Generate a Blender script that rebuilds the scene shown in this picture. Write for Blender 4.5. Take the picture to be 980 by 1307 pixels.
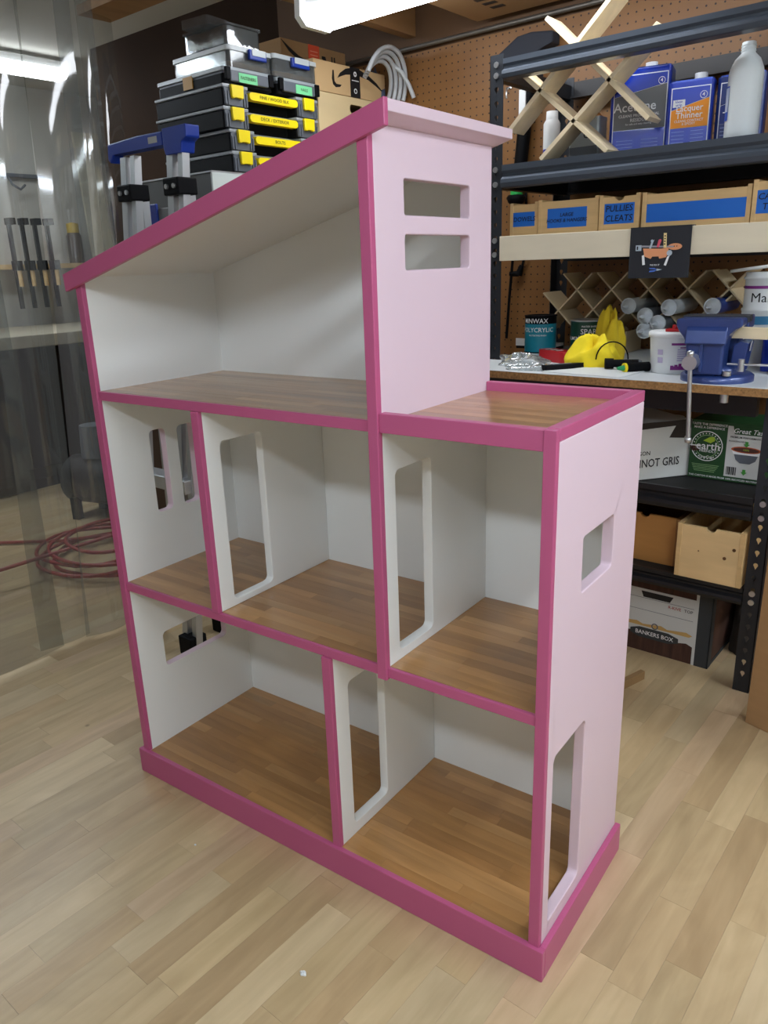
import bpy, bmesh, math, random
from mathutils import Vector, Matrix, noise
from mathutils.geometry import tessellate_polygon
random.seed(7)
for o in list(bpy.data.objects): bpy.data.objects.remove(o, do_unlink=True)
SC = bpy.context.scene
COL = SC.collection
PI = math.pi

# ------------------------------------------------------------------ camera, world, exposure
cam_d = bpy.data.cameras.new('camera'); cam = bpy.data.objects.new('camera', cam_d); COL.objects.link(cam)
cam_d.sensor_fit = 'HORIZONTAL'; cam_d.sensor_width = 36.0; cam_d.lens = 984.21 / 980 * 36.0
cam_d.clip_start = 0.02; cam_d.clip_end = 60
_r = Vector((0.77138266, 0.63550675, -0.03316552)); _u = Vector((-0.17022824, 0.25628043, 0.95149497)); _f = Vector((-0.61318116, 0.72832102, -0.30587148))
cam.matrix_world = Matrix(((_r.x, _u.x, -_f.x, 1.6169), (_r.y, _u.y, -_f.y, -0.9166), (_r.z, _u.z, -_f.z, 1.2518), (0, 0, 0, 1)))
SC.camera = cam
w = bpy.data.worlds.new('world'); SC.world = w; w.use_nodes = True
w.node_tree.nodes['Background'].inputs[0].default_value = (0.02, 0.02, 0.022, 1)
SC.view_settings.view_transform = 'Standard'; SC.view_settings.look = 'None'; SC.view_settings.gamma = 1
SC.view_settings.use_curve_mapping = False
SC.view_settings.exposure = 0.22
LAMP = 34.0           # brightness of a full-strength strip-light diffuser

# ------------------------------------------------------------------ materials
def lin(c):
    return tuple(((v / 255) / 12.92 if v / 255 <= 0.04045 else ((v / 255 + 0.055) / 1.055) ** 2.4) for v in c) + (1,)
MATS = {}
def newmat(name):
    m = bpy.data.materials.new(name); m.use_nodes = True
    return m, m.node_tree.nodes, m.node_tree.links, m.node_tree.nodes['Principled BSDF']
def M(name, c, rough=0.5, metal=0.0, spec=0.5, var=0.0, scale=8.0, stretch=(1, 1, 1), bump=0.0, emit=0.0, coat=0.0):
    if name in MATS: return MATS[name]
    m, N, L, b = newmat(name)
    b.inputs['Base Color'].default_value = lin(c); b.inputs['Roughness'].default_value = rough
    b.inputs['Metallic'].default_value = metal; b.inputs['Specular IOR Level'].default_value = spec
    b.inputs['Coat Weight'].default_value = coat
    if emit: b.inputs['Emission Color'].default_value = lin(c); b.inputs['Emission Strength'].default_value = emit
    if var or bump:
        tc = N.new('ShaderNodeTexCoord'); mp = N.new('ShaderNodeMapping'); mp.inputs['Scale'].default_value = stretch
        nz = N.new('ShaderNodeTexNoise'); nz.inputs['Scale'].default_value = scale; nz.inputs['Detail'].default_value = 5
        L.new(tc.outputs['Object'], mp.inputs[0]); L.new(mp.outputs[0], nz.inputs['Vector'])
        if var:
            rp = N.new('ShaderNodeValToRGB'); l = lin(c)
            rp.color_ramp.elements[0].position = 0.3; rp.color_ramp.elements[1].position = 0.7
            rp.color_ramp.elements[0].color = tuple(v * (1 - var) for v in l[:3]) + (1,)
            rp.color_ramp.elements[1].color = tuple(min(1, v * (1 + var)) for v in l[:3]) + (1,)
            L.new(nz.outputs[0], rp.inputs[0]); L.new(rp.outputs[0], b.inputs['Base Color'])
        if bump:
            bp = N.new('ShaderNodeBump'); bp.inputs['Strength'].default_value = bump; bp.inputs['Distance'].default_value = 0.002
            L.new(nz.outputs[0], bp.inputs['Height']); L.new(bp.outputs[0], b.inputs['Normal'])
    MATS[name] = m; return m
def plank_mat(name, axis, rough, source='OBJECT', grain=0.16, knots=0.0, coat=0.0):
    """wood whose base tint comes per plank (object colour or mesh colour attribute); grain runs along axis"""
    m, N, L, b = newmat(name)
    geo = N.new('ShaderNodeNewGeometry'); mp = N.new('ShaderNodeMapping')
    sc = [38, 38, 38]; sc[axis] = 2.6; mp.inputs['Scale'].default_value = sc
    if source == 'OBJECT':
        oi = N.new('ShaderNodeObjectInfo'); tint = oi.outputs['Color']; rnd = oi.outputs['Random']
    else:
        at = N.new('ShaderNodeAttribute'); at.attribute_name = 'tint'; tint = at.outputs['Color']; rnd = at.outputs['Fac']
    mul = N.new('ShaderNodeMath'); mul.operation = 'MULTIPLY'; mul.inputs[1].default_value = 37.0
    add = N.new('ShaderNodeVectorMath'); add.operation = 'ADD'
    L.new(rnd, mul.inputs[0]); L.new(geo.outputs['Position'], mp.inputs[0]); L.new(mp.outputs[0], add.inputs[0])
    cmb = N.new('ShaderNodeCombineXYZ'); L.new(mul.outputs[0], cmb.inputs[0]); L.new(mul.outputs[0], cmb.inputs[1]); L.new(mul.outputs[0], cmb.inputs[2])
    L.new(cmb.outputs[0], add.inputs[1])
    nz = N.new('ShaderNodeTexNoise'); nz.inputs['Scale'].default_value = 1.0; nz.inputs['Detail'].default_value = 5; nz.inputs['Distortion'].default_value = 0.8
    L.new(add.outputs[0], nz.inputs['Vector'])
    rp = N.new('ShaderNodeValToRGB'); e = rp.color_ramp.elements
    e[0].position = 0.25; e[1].position = 0.75; e[0].color = (1 - grain, (1 - grain * 1.15), (1 - grain * 1.4), 1); e[1].color = (1 + grain * .5, 1 + grain * .5, 1 + grain * .5, 1)
    L.new(nz.outputs[0], rp.inputs[0])
    mx = N.new('ShaderNodeMix'); mx.data_type = 'RGBA'; mx.blend_type = 'MULTIPLY'; mx.inputs['Factor'].default_value = 1
    L.new(tint, mx.inputs[6]); L.new(rp.outputs[0], mx.inputs[7]); out = mx.outputs[2]
    mp2 = N.new('ShaderNodeMapping'); sc2 = [11, 11, 11]; sc2[axis] = 3.2; mp2.inputs['Scale'].default_value = sc2
    ad2 = N.new('ShaderNodeVectorMath'); ad2.operation = 'ADD'; L.new(geo.outputs['Position'], mp2.inputs[0]); L.new(mp2.outputs[0], ad2.inputs[0]); L.new(cmb.outputs[0], ad2.inputs[1])
    n2 = N.new('ShaderNodeTexNoise'); n2.inputs['Scale'].default_value = 1.0; n2.inputs['Detail'].default_value = 3; n2.inputs['Distortion'].default_value = 1.5; L.new(ad2.outputs[0], n2.inputs['Vector'])
    r3 = N.new('ShaderNodeValToRGB'); r3.color_ramp.elements[0].position = 0.3; r3.color_ramp.elements[1].position = 0.7
    r3.color_ramp.elements[0].color = (0.88, 0.86, 0.83, 1); r3.color_ramp.elements[1].color = (1.06, 1.06, 1.05, 1); L.new(n2.outputs[0], r3.inputs[0])
    m3 = N.new('ShaderNodeMix'); m3.data_type = 'RGBA'; m3.blend_type = 'MULTIPLY'; m3.inputs['Factor'].default_value = 1
    L.new(out, m3.inputs[6]); L.new(r3.outputs[0], m3.inputs[7]); out = m3.outputs[2]
    if knots:
        vo = N.new('ShaderNodeTexVoronoi'); vo.inputs['Scale'].default_value = 5.5
        L.new(geo.outputs['Position'], vo.inputs['Vector'])
        r2 = N.new('ShaderNodeValToRGB'); r2.color_ramp.elements[0].position = 0.022; r2.color_ramp.elements[1].position = 0.05
        r2.color_ramp.elements[0].color = (1 - knots,) * 3 + (1,); r2.color_ramp.elements[1].color = (1, 1, 1, 1)
        L.new(vo.outputs['Distance'], r2.inputs[0])
        m2 = N.new('ShaderNodeMix'); m2.data_type = 'RGBA'; m2.blend_type = 'MULTIPLY'; m2.inputs['Factor'].default_value = 1
        L.new(out, m2.inputs[6]); L.new(r2.outputs[0], m2.inputs[7]); out = m2.outputs[2]
    L.new(out, b.inputs['Base Color']); b.inputs['Roughness'].default_value = rough; b.inputs['Coat Weight'].default_value = coat; b.inputs['Coat Roughness'].default_value = 0.22
    bp = N.new('ShaderNodeBump'); bp.inputs['Strength'].default_value = 0.08; bp.inputs['Distance'].default_value = 0.001
    L.new(nz.outputs[0], bp.inputs['Height']); L.new(bp.outputs[0], b.inputs['Normal'])
    return m
def clear_mat(name, tint=(225, 228, 230), haze=0.12, hazecol=(200, 204, 205), gloss=0.12, rough=0.06, bump=0.3, scale=6.0, stretch=(1, 1, 1)):
    m, N, L, b = newmat(name); N.remove(b); out = N['Material Output']
    tr = N.new('ShaderNodeBsdfTransparent'); tr.inputs[0].default_value = lin(tint)
    df = N.new('ShaderNodeBsdfDiffuse'); df.inputs[0].default_value = lin(hazecol)
    tl = N.new('ShaderNodeBsdfTranslucent'); tl.inputs[0].default_value = lin(hazecol)
    ad = N.new('ShaderNodeMixShader'); ad.inputs[0].default_value = 0.5
    L.new(df.outputs[0], ad.inputs[1]); L.new(tl.outputs[0], ad.inputs[2])
    gl = N.new('ShaderNodeBsdfGlossy'); gl.inputs['Roughness'].default_value = rough
    lw = N.new('ShaderNodeLayerWeight'); lw.inputs['Blend'].default_value = 0.25
    mu = N.new('ShaderNodeMath'); mu.operation = 'MULTIPLY_ADD'; mu.inputs[1].default_value = 0.5; mu.inputs[2].default_value = gloss; mu.use_clamp = True
    L.new(lw.outputs['Fresnel'], mu.inputs[0])
    m1 = N.new('ShaderNodeMixShader'); m2 = N.new('ShaderNodeMixShader')
    tc = N.new('ShaderNodeTexCoord'); mp = N.new('ShaderNodeMapping'); mp.inputs['Scale'].default_value = stretch
    nz = N.new('ShaderNodeTexNoise'); nz.inputs['Scale'].default_value = scale; nz.inputs['Detail'].default_value = 4
    L.new(tc.outputs['Object'], mp.inputs[0]); L.new(mp.outputs[0], nz.inputs['Vector'])
    mr = N.new('ShaderNodeMapRange'); mr.inputs['From Min'].default_value = 0.3; mr.inputs['From Max'].default_value = 0.75
    mr.inputs['To Min'].default_value = haze * 0.6; mr.inputs['To Max'].default_value = haze * 1.5
    L.new(nz.outputs[0], mr.inputs[0]); L.new(mr.outputs[0], m1.inputs[0])
    L.new(tr.outputs[0], m1.inputs[1]); L.new(ad.outputs[0], m1.inputs[2])
    bp = N.new('ShaderNodeBump'); bp.inputs['Strength'].default_value = bump; bp.inputs['Distance'].default_value = 0.01
    L.new(nz.outputs[0], bp.inputs['Height']); L.new(bp.outputs[0], gl.inputs['Normal'])
    L.new(mu.outputs[0], m2.inputs[0]); L.new(m1.outputs[0], m2.inputs[1]); L.new(gl.outputs[0], m2.inputs[2])
    L.new(m2.outputs[0], out.inputs[0])
    return m

# ------------------------------------------------------------------ mesh helpers
class MB:
    def __init__(s): s.v = []; s.f = []; s.mi = []; s.cur = 0; s.sm = []; s.smooth = False
    def _add(s, vs, fs):
        n = len(s.v); s.v += [tuple(v) for v in vs]
        for f in fs: s.f.append(tuple(i + n for i in f)); s.mi.append(s.cur); s.sm.append(s.smooth)
        return s
    def box(s, a, b, rot=None, at=None):
        x0, y0, z0 = a; x1, y1, z1 = b
        vs = [Vector(p) for p in ((x0, y0, z0), (x1, y0, z0), (x1, y1, z0), (x0, y1, z0), (x0, y0, z1), (x1, y0, z1), (x1, y1, z1), (x0, y1, z1))]
        if rot is not None:
            c = Vector(at) if at is not None else Vector(((x0 + x1) / 2, (y0 + y1) / 2, (z0 + z1) / 2))
            vs = [c + rot @ (v - c) for v in vs]
        return s._add(vs, [(0, 3, 2, 1), (4, 5, 6, 7), (0, 1, 5, 4), (1, 2, 6, 5), (2, 3, 7, 6), (3, 0, 4, 7)])
    def prism(s, loops, fn, d0, d1):
        """polygon (first loop outer, others holes) in 2-D, mapped by fn(a, b, d)"""
        if not isinstance(loops[0][0], (tuple, list)): loops = [loops]
        def area(l): return sum(l[i][0] * l[(i + 1) % len(l)][1] - l[(i + 1) % len(l)][0] * l[i][1] for i in range(len(l)))
        loops = [list(l) if (area(l) > 0) == (k == 0) else list(reversed(l)) for k, l in enumerate(loops)]
        tris = tessellate_polygon([[Vector((p[0], p[1], 0)) for p in l] for l in loops])
        flat = [p for l in loops for p in l]; n = len(flat)
        e1 = Vector(fn(1, 0, 0)) - Vector(fn(0, 0, 0)); e2 = Vector(fn(0, 1, 0)) - Vector(fn(0, 0, 0)); e3 = Vector(fn(0, 0, 1)) - Vector(fn(0, 0, 0))
        flip = (e1.cross(e2).dot(e3) * (d1 - d0)) < 0
        vs = [fn(p[0], p[1], d0) for p in flat] + [fn(p[0], p[1], d1) for p in flat]
        fs = []
        for t in tris:
            a, b, c = t
            cr = (flat[b][0] - flat[a][0]) * (flat[c][1] - flat[a][1]) - (flat[c][0] - flat[a][0]) * (flat[b][1] - flat[a][1])
            if abs(cr) < 1e-14: continue
            if cr < 0: a, b, c = a, c, b
            fs.append((c, b, a)); fs.append((a + n, b + n, c + n))
        k = 0
        for l in loops:
            m = len(l)
            for i in range(m):
                j = (i + 1) % m; fs.append((k + i, k + j, k + j + n, k + i + n))
            k += m
        if flip: fs = [tuple(reversed(f)) for f in fs]
        return s._add(vs, fs)
    def cyl(s, p0, p1, r0, r1=None, n=16, cap=True):
        p0, p1 = Vector(p0), Vector(p1); r1 = r0 if r1 is None else r1
        d = (p1 - p0).normalized(); a = d.orthogonal().normalized(); b = d.cross(a)
        vs = []
        for p, r in ((p0, r0), (p1, r1)):
            for i in range(n):
                t = 2 * PI * i / n; vs.append(p + a * (math.cos(t) * r) + b * (math.sin(t) * r))
        sm = s.smooth; s.smooth = True
        s._add(vs, [(i, (i + 1) % n, n + (i + 1) % n, n + i) for i in range(n)]); s.smooth = sm
        if cap: s._add(vs, [tuple(reversed(range(n))), tuple(range(n, 2 * n))])
        return s
    def lathe(s, prof, c=(0, 0, 0), n=28):
        cx, cy, cz = c; vs = []
        for r, z in prof:
            for i in range(n):
                t = 2 * PI * i / n; vs.append((cx + r * math.cos(t), cy + r * math.sin(t), cz + z))
        fs = []
        for k in range(len(prof) - 1):
            for i in range(n):
                j = (i + 1) % n; fs.append((k * n + i, k * n + j, (k + 1) * n + j, (k + 1) * n + i))
        sm = s.smooth; s.smooth = True; s._add(vs, fs); s.smooth = sm
        if prof[0][0] > 1e-5: s._add(vs[:n], [tuple(reversed(range(n)))])
        if prof[-1][0] > 1e-5: s._add(vs[-n:], [tuple(range(n))])
        return s
    def tube(s, path, r, n=8, closed=False):
        P = [Vector(p) for p in path]; m = len(P); vs = []
        up = None
        for i in range(m):
            if closed: d = (P[(i + 1) % m] - P[i - 1]).normalized()
            else: d = (P[min(i + 1, m - 1)] - P[max(i - 1, 0)]).normalized()
            if up is None: up = d.orthogonal().normalized()
            up = (up - d * up.dot(d)).normalized(); b = d.cross(up)
            for k in range(n):
                t = 2 * PI * k / n; vs.append(P[i] + up * (math.cos(t) * r) + b * (math.sin(t) * r))
        fs = []
        for i in range(m if closed else m - 1):
            j = (i + 1) % m
            for k in range(n): fs.append((i * n + k, i * n + (k + 1) % n, j * n + (k + 1) % n, j * n + k))
        sm = s.smooth; s.smooth = True; s._add(vs, fs); s.smooth = sm
        if not closed: s._add(vs, [tuple(reversed(range(n))), tuple(range((m - 1) * n, m * n))])
        return s
    def grid(s, fn, nu, nv):
        vs = [fn(i / nu, j / nv) for j in range(nv + 1) for i in range(nu + 1)]
        sm = s.smooth; s.smooth = True
        s._add(vs, [(j * (nu + 1) + i, j * (nu + 1) + i + 1, (j + 1) * (nu + 1) + i + 1, (j + 1) * (nu + 1) + i) for j in range(nv) for i in range(nu)])
        s.smooth = sm; return s
    def build(s, name, mats, parent=None, bevel=0.0, seg=2):
        me = bpy.data.meshes.new(name); me.from_pydata(s.v, [], s.f)
        if not isinstance(mats, (list, tuple)): mats = [mats]
        for m in mats: me.materials.append(m)
        for p, i, sm in zip(me.polygons, s.mi, s.sm): p.material_index = i; p.use_smooth = sm
        me.update()
        o = bpy.data.objects.new(name, me); COL.objects.link(o)
        if parent is not None: o.parent = parent
        if bevel:
            md = o.modifiers.new('bevel', 'BEVEL'); md.width = bevel; md.segments = seg; md.limit_method = 'ANGLE'; md.angle_limit = math.radians(50)
        return o
def Box(a, b, name, mat, parent=None, bevel=0.0, rot=None): return MB().box(a, b, rot).build(name, mat, parent, bevel)
def tag(o, label=None, cat=None, group=None, kind=None):
    if label: o['label'] = label
    if cat: o['category'] = cat
    if group: o['group'] = group
    if kind: o['kind'] = kind
    return o
def thing(name, label, cat, loc=(0, 0, 0), rz=0.0, group=None):
    o = bpy.data.objects.new(name, None); COL.objects.link(o); o.location = loc; o.rotation_euler = (0, 0, rz); o.empty_display_size = 0.05
    return tag(o, label, cat, group)
XY = lambda a, b, d: (a, b, d)      # 2-D plane helpers for prism
XZ = lambda a, b, d: (a, d, b)
YZ = lambda a, b, d: (d, a, b)
def rrect(x0, y0, x1, y1, r, n=5):
    pts = []
    for cx, cy, a0 in ((x1 - r, y1 - r, 0), (x0 + r, y1 - r, PI / 2), (x0 + r, y0 + r, PI), (x1 - r, y0 + r, 1.5 * PI)):
        for i in range(n + 1):
            t = a0 + PI / 2 * i / n; pts.append((cx + r * math.cos(t), cy + r * math.sin(t)))
    return pts
def circ(cx, cy, r, n=16, ry=None): return [(cx + r * math.cos(2 * PI * i / n), cy + (ry or r) * math.sin(2 * PI * i / n)) for i in range(n)]
def text(s, size, mat, parent, origin, right=(1, 0, 0), up=(0, 0, 1), depth=0.0006, bend=None, align='CENTER', name='lettering', sx=1.0, shear=0.0, bold=0.01):
    cu = bpy.data.curves.new('t', 'FONT'); cu.body = s; cu.size = size; cu.align_x = align; cu.align_y = 'CENTER'; cu.resolution_u = 2; cu.shear = shear; cu.offset = size * bold
    to = bpy.data.objects.new('t', cu); COL.objects.link(to)
    me = bpy.data.meshes.new_from_object(to); bpy.data.objects.remove(to, do_unlink=True)
    R, U = Vector(right).normalized(), Vector(up).normalized(); Nn = R.cross(U); O = Vector(origin)
    n = len(me.vertices); vs = [v.co.copy() for v in me.vertices]; fs = [tuple(p.vertices) for p in me.polygons]
    bpy.data.meshes.remove(me)
    out = []
    for d in (depth, -depth):
        for v in vs:
            x, y = v.x * sx, v.y
            if bend: a = x / bend; out.append(O + R * (math.sin(a) * (bend + d)) + Nn * (math.cos(a) * (bend + d) - bend) + U * y)
            else: out.append(O + R * x + U * y + Nn * d)
    mb = MB(); mb._add(out, fs)
    return mb.build(name, mat, parent)

# ------------------------------------------------------------------ material library
WHITE = M('white_paint', (236, 238, 236), 0.42)
PALE = M('pale_pink_paint', (220, 198, 210), 0.45)
PINK = M('dark_pink_paint', (184, 88, 130), 0.36)
BLACK = M('black_steel', (20, 21, 24), 0.42, 0.0)
STEEL = M('grey_steel', (70, 78, 88), 0.38, 0.3)
CHROME = M('zinc', (200, 203, 205), 0.3, 0.9)
ALU = M('aluminium', (196, 200, 203), 0.36, 0.75, var=0.06, scale=30, stretch=(1, 1, 0.05))
MAPLE = M('maple', (222, 205, 170), 0.55, var=0.08, scale=6, stretch=(1, 6, 6))
PLY = M('birch_ply', (222, 212, 186), 0.6, var=0.05, scale=7, stretch=(0.6, 6, 3))
PINE = M('pine', (214, 180, 126), 0.5, var=0.1, scale=9, stretch=(0.5, 5, 5))
PINEKNOT = M('pine_front', (222, 190, 138), 0.5, var=0.1, scale=5, stretch=(0.7, 4, 4))
BLUETAPE = M('blue_tape', (22, 104, 200), 0.6)
INK = M('ink_black', (14, 14, 16), 0.6)
INKW = M('ink_white', (236, 238, 238), 0.6)
CARD = M('cardboard', (160, 124, 82), 0.85, var=0.05, scale=3, stretch=(1, 1, 12))
CARDL = M('cardboard_light', (205, 172, 124), 0.85, var=0.04, scale=3)
BLKPL = M('black_plastic', (12, 13, 16), 0.55, spec=0.1)
GRYPL = M('grey_plastic', (92, 98, 106), 0.45)
YELPL = M('yellow_plastic', (246, 222, 20), 0.4)
BLUEPL = M('blue_plastic', (16, 52, 150), 0.4)
WHITEPL = M('white_plastic', (226, 230, 230), 0.42)
CLEARPL = clear_mat('clear_plastic', (226, 230, 230), 0.22, (190, 196, 198), 0.04, 0.12, 0.05, 20)
GLASSY = clear_mat('clear_crystal_plastic', (222, 226, 228), 0.10, (190, 194, 196), 0.10, 0.05, 0.12, 14)
JOISTW = M('joist_wood', (150, 112, 70), 0.75, var=0.12, scale=4, stretch=(5, 0.5, 5))
DRYWALL = M('drywall', (196, 194, 186), 0.85, var=0.04, scale=2)
OSB = M('osb', (150, 112, 66), 0.7, var=0.35, scale=160)
HARDB = M('dark_hardboard', (48, 34, 24), 0.8, spec=0.1, var=0.1, scale=3)

# pegboard: brown hardboard with a 1 inch grid of drilled holes
def pegboard_mat():
    m, N, L, b = newmat('pegboard'); geo = N.new('ShaderNodeNewGeometry'); sp = N.new('ShaderNodeSeparateXYZ'); L.new(geo.outputs['Position'], sp.inputs[0])
    def cell(sock):
        a = N.new('ShaderNodeMath'); a.operation = 'MULTIPLY'; a.inputs[1].default_value = 1 / 0.0275; L.new(sock, a.inputs[0])
        f = N.new('ShaderNodeMath'); f.operation = 'FRACT'; L.new(a.outputs[0], f.inputs[0])
        s = N.new('ShaderNodeMath'); s.operation = 'SUBTRACT'; s.inputs[1].default_value = 0.5; L.new(f.outputs[0], s.inputs[0])
        p = N.new('ShaderNodeMath'); p.operation = 'POWER'; p.inputs[1].default_value = 2; L.new(s.outputs[0], p.inputs[0]); return p.outputs[0]
    ad = N.new('ShaderNodeMath'); ad.operation = 'ADD'; L.new(cell(sp.outputs[0]), ad.inputs[0]); L.new(cell(sp.outputs[2]), ad.inputs[1])
    lt = N.new('ShaderNodeMath'); lt.operation = 'LESS_THAN'; lt.inputs[1].default_value = 0.012; L.new(ad.outputs[0], lt.inputs[0])
    nz = N.new('ShaderNodeTexNoise'); nz.inputs['Scale'].default_value = 5; L.new(geo.outputs['Position'], nz.inputs['Vector'])
    rp = N.new('ShaderNodeValToRGB'); rp.color_ramp.elements[0].color = lin((114, 76, 38)); rp.color_ramp.elements[1].color = lin((142, 100, 54)); L.new(nz.outputs[0], rp.inputs[0])
    mx = N.new('ShaderNodeMix'); mx.data_type = 'RGBA'; L.new(lt.outputs[0], mx.inputs['Factor']); L.new(rp.outputs[0], mx.inputs[6]); mx.inputs[7].default_value = lin((40, 24, 12))
    L.new(mx.outputs[2], b.inputs['Base Color']); b.inputs['Roughness'].default_value = 0.5
    return m
PEG = pegboard_mat()

# ------------------------------------------------------------------ strip lights (the room's lamps plus added fill lamps)
LENS = M('lamp_lens', (232, 243, 255), 0.5, emit=LAMP)
LENS_DIM = M('lamp_lens_dim', (244, 248, 255), 0.5, emit=LAMP * 0.4)   # lens dimmed to keep nearby surfaces from overexposing
LBODY = M('lamp_body', (228, 230, 230), 0.5)
def strip_light(x, y, z, length, axis, label, lens=LENS):
    t = thing('strip_light', label, 'lamp', (x, y, z), 0 if axis == 'x' else PI / 2, 'ceiling strip lights')
    h = length / 2
    MB().prism([(-0.062, 0.045), (0.062, 0.045), (0.05, 0.085), (-0.05, 0.085)], YZ, -h, h).build('housing', LBODY, t)
    MB().prism([(-0.072, 0.044), (-0.078, 0.02), (-0.052, 0.0), (0.052, 0.0), (0.078, 0.02), (0.072, 0.044)], YZ, -h + 0.012, h - 0.012).build('diffuser', lens, t)
    for sgn in (-1, 1):
        MB().prism([(-0.082, 0.085), (-0.084, 0.02), (-0.056, -0.004), (0.056, -0.004), (0.084, 0.02), (0.082, 0.085)], YZ, sgn * h - 0.012, sgn * h + 0.012).build('end_cap', LBODY, t)
    return t
strip_light(0.21, 1.215, 2.002, 1.22, 'x', 'white strip light glowing under the wooden joists above the toolboxes', LENS_DIM)
strip_light(2.15, -0.45, 2.002, 1.22, 'y', 'white strip light under joists to the right of the doll house')
strip_light(2.55, 0.95, 2.002, 1.22, 'y', 'white strip light added beyond the right end of the rack to strengthen the light')  # second lamp on this side, added for stronger light from the right
strip_light(1.35, -1.5, 2.002, 1.22, 'x', 'white strip light under joists behind the camera')
strip_light(-2.3, 0.2, 2.33, 1.22, 'y', 'white strip light beyond the clear curtain nearest to it')
strip_light(-3.0, 1.2, 2.33, 1.22, 'y', 'white strip light added over the far workbench to brighten the far wall', LENS_DIM)  # extra dimmed lamp, added to light up the far wall

# ------------------------------------------------------------------ room shell
FX0, FX1, FY0, FY1 = -3.8, 2.9, -2.8, 1.82
floor = Box((FX0, FY0, -0.06), (FX1, FY1, -0.004), 'floor', M('floor_gap', (92, 74, 50), 0.8)); tag(floor, 'pale maple strip floor of the workshop', kind='structure')
PM_O = plank_mat('floor_plank_wood', 1, 0.30, 'OBJECT', 0.13, 0.5)
PM_A = plank_mat('floor_plank_wood_far', 1, 0.30, 'ATTR', 0.13, 0.5)
def floor_tint():
    k = random.random()
    base = [(194, 172, 134), (189, 166, 128), (200, 180, 144), (185, 160, 122), (195, 170, 137), (191, 169, 130)][int(k * 6)]
    j = random.uniform(0.95, 1.04); return lin(tuple(min(255, v * j) for v in base))
pieces = []
PW = 0.066
x = FX0; row = 0
while x < FX1 - 0.01:
    y = FY0 - random.uniform(0, 0.35)
    while y < FY1:
        ln = random.choice((0.26, 0.33, 0.42, 0.5, 0.38)) * random.uniform(0.9, 1.1)
        a, b = max(y, FY0), min(y + ln, FY1)
        if b - a > 0.02: pieces.append((x, a, b))
        y += ln
    x += PW; row += 1
cl, cf = Vector((1.617, -0.917)), Vector((-0.613, 0.728)).normalized()
def vis(p):
    c = Vector((p[0] + PW / 2, (p[1] + p[2]) / 2)) - cl
    fw = c.dot(cf); side = abs(c.x * cf.y - c.y * cf.x)
    ok = fw > 0.15 and side < 0.62 * fw + 0.28
    # the part of the floor under the doll house cannot be seen
    return ok
order = sorted(pieces, key=lambda p: (0 if vis(p) else 1, (Vector((p[0] + PW / 2, (p[1] + p[2]) / 2)) - cl).length))
shared = {}
G = 0.0003
for (px, a, b) in order[:300]:
    key = round(b - a, 2)
    if key not in shared:
        me = MB().box((0, 0, -0.004), (PW - G, 1 - G, 0)).build('plank', PM_O); shared[key] = me.data; bpy.data.objects.remove(me)
    o = bpy.data.objects.new('plank', shared[key]); COL.objects.link(o); o.parent = floor
    o.location = (px, a, random.uniform(-0.0002, 0)); o.scale = (1, b - a - G, 1); o.color = floor_tint()
rest = MB(); tints = []
for (px, a, b) in order[300:]:
    rest.box((px, a, -0.004), (px + PW - G, b - G, random.uniform(-0.0002, 0))); tints.append(floor_tint())
ro = rest.build('distant_planks', PM_A, floor); tag(ro, kind='stuff')
ca = ro.data.color_attributes.new('tint', 'FLOAT_COLOR', 'CORNER')
for i, d in enumerate(ca.data): d.color = tints[i // 24]

tag(Box((-1.2, 1.82, 0), (FX1, 1.92, 2.45), 'wall_back', M('dark_panel', (92, 66, 42), 0.75, var=0.1, scale=3)), kind='structure')
tag(Box((-2.70, 1.82, 0), (-1.2, 1.92, 2.44), 'wall_partition', HARDB), kind='structure')
tag(Box((FX0 - 0.1, 2.6, 0), (-1.1, 2.7, 2.6), 'wall_back_far', HARDB), kind='structure')
tag(Box((FX0 - 0.1, FY0, 0), (FX0, 2.7, 2.6), 'wall_left', DRYWALL), kind='structure')
tag(Box((FX1, FY0, 0), (FX1 + 0.1, 1.92, 2.45), 'wall_right', DRYWALL), kind='structure')
tag(Box((FX0, FY0 - 0.1, 0), (FX1, FY0, 2.6), 'wall_front', DRYWALL), kind='structure')
tag(Box((FX0, 1.82, -0.06), (-1.1, 2.7, -0.001), 'floor_far', M('floor_far_m', (196, 172, 128), 0.5)), kind='structure')
ceil = Box((-1.0, FY0, 2.30), (FX1, 1.92, 2.36), 'ceiling', M('deck_wood', (120, 86, 52), 0.8, var=0.1, scale=4)); tag(ceil, kind='structure')
tag(Box((FX0, FY0, 2.44), (-1.0, 2.7, 2.5), 'ceiling_drywall', DRYWALL), kind='structure')
tag(Box((-1.0, FY0, 2.30), (-0.98, 2.6, 2.50), 'trim_1', DRYWALL), kind='structure')
for i in range(9):
    xj = -0.46 + 0.405 * i
    Box((xj - 0.022, FY0, 2.088), (xj + 0.022, 1.815, 2.30), 'joist', JOISTW, ceil)
Box((-0.98, 0.70, 2.06), (-0.30, 0.82, 2.088), 'cross_plank', JOISTW, ceil)

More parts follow.
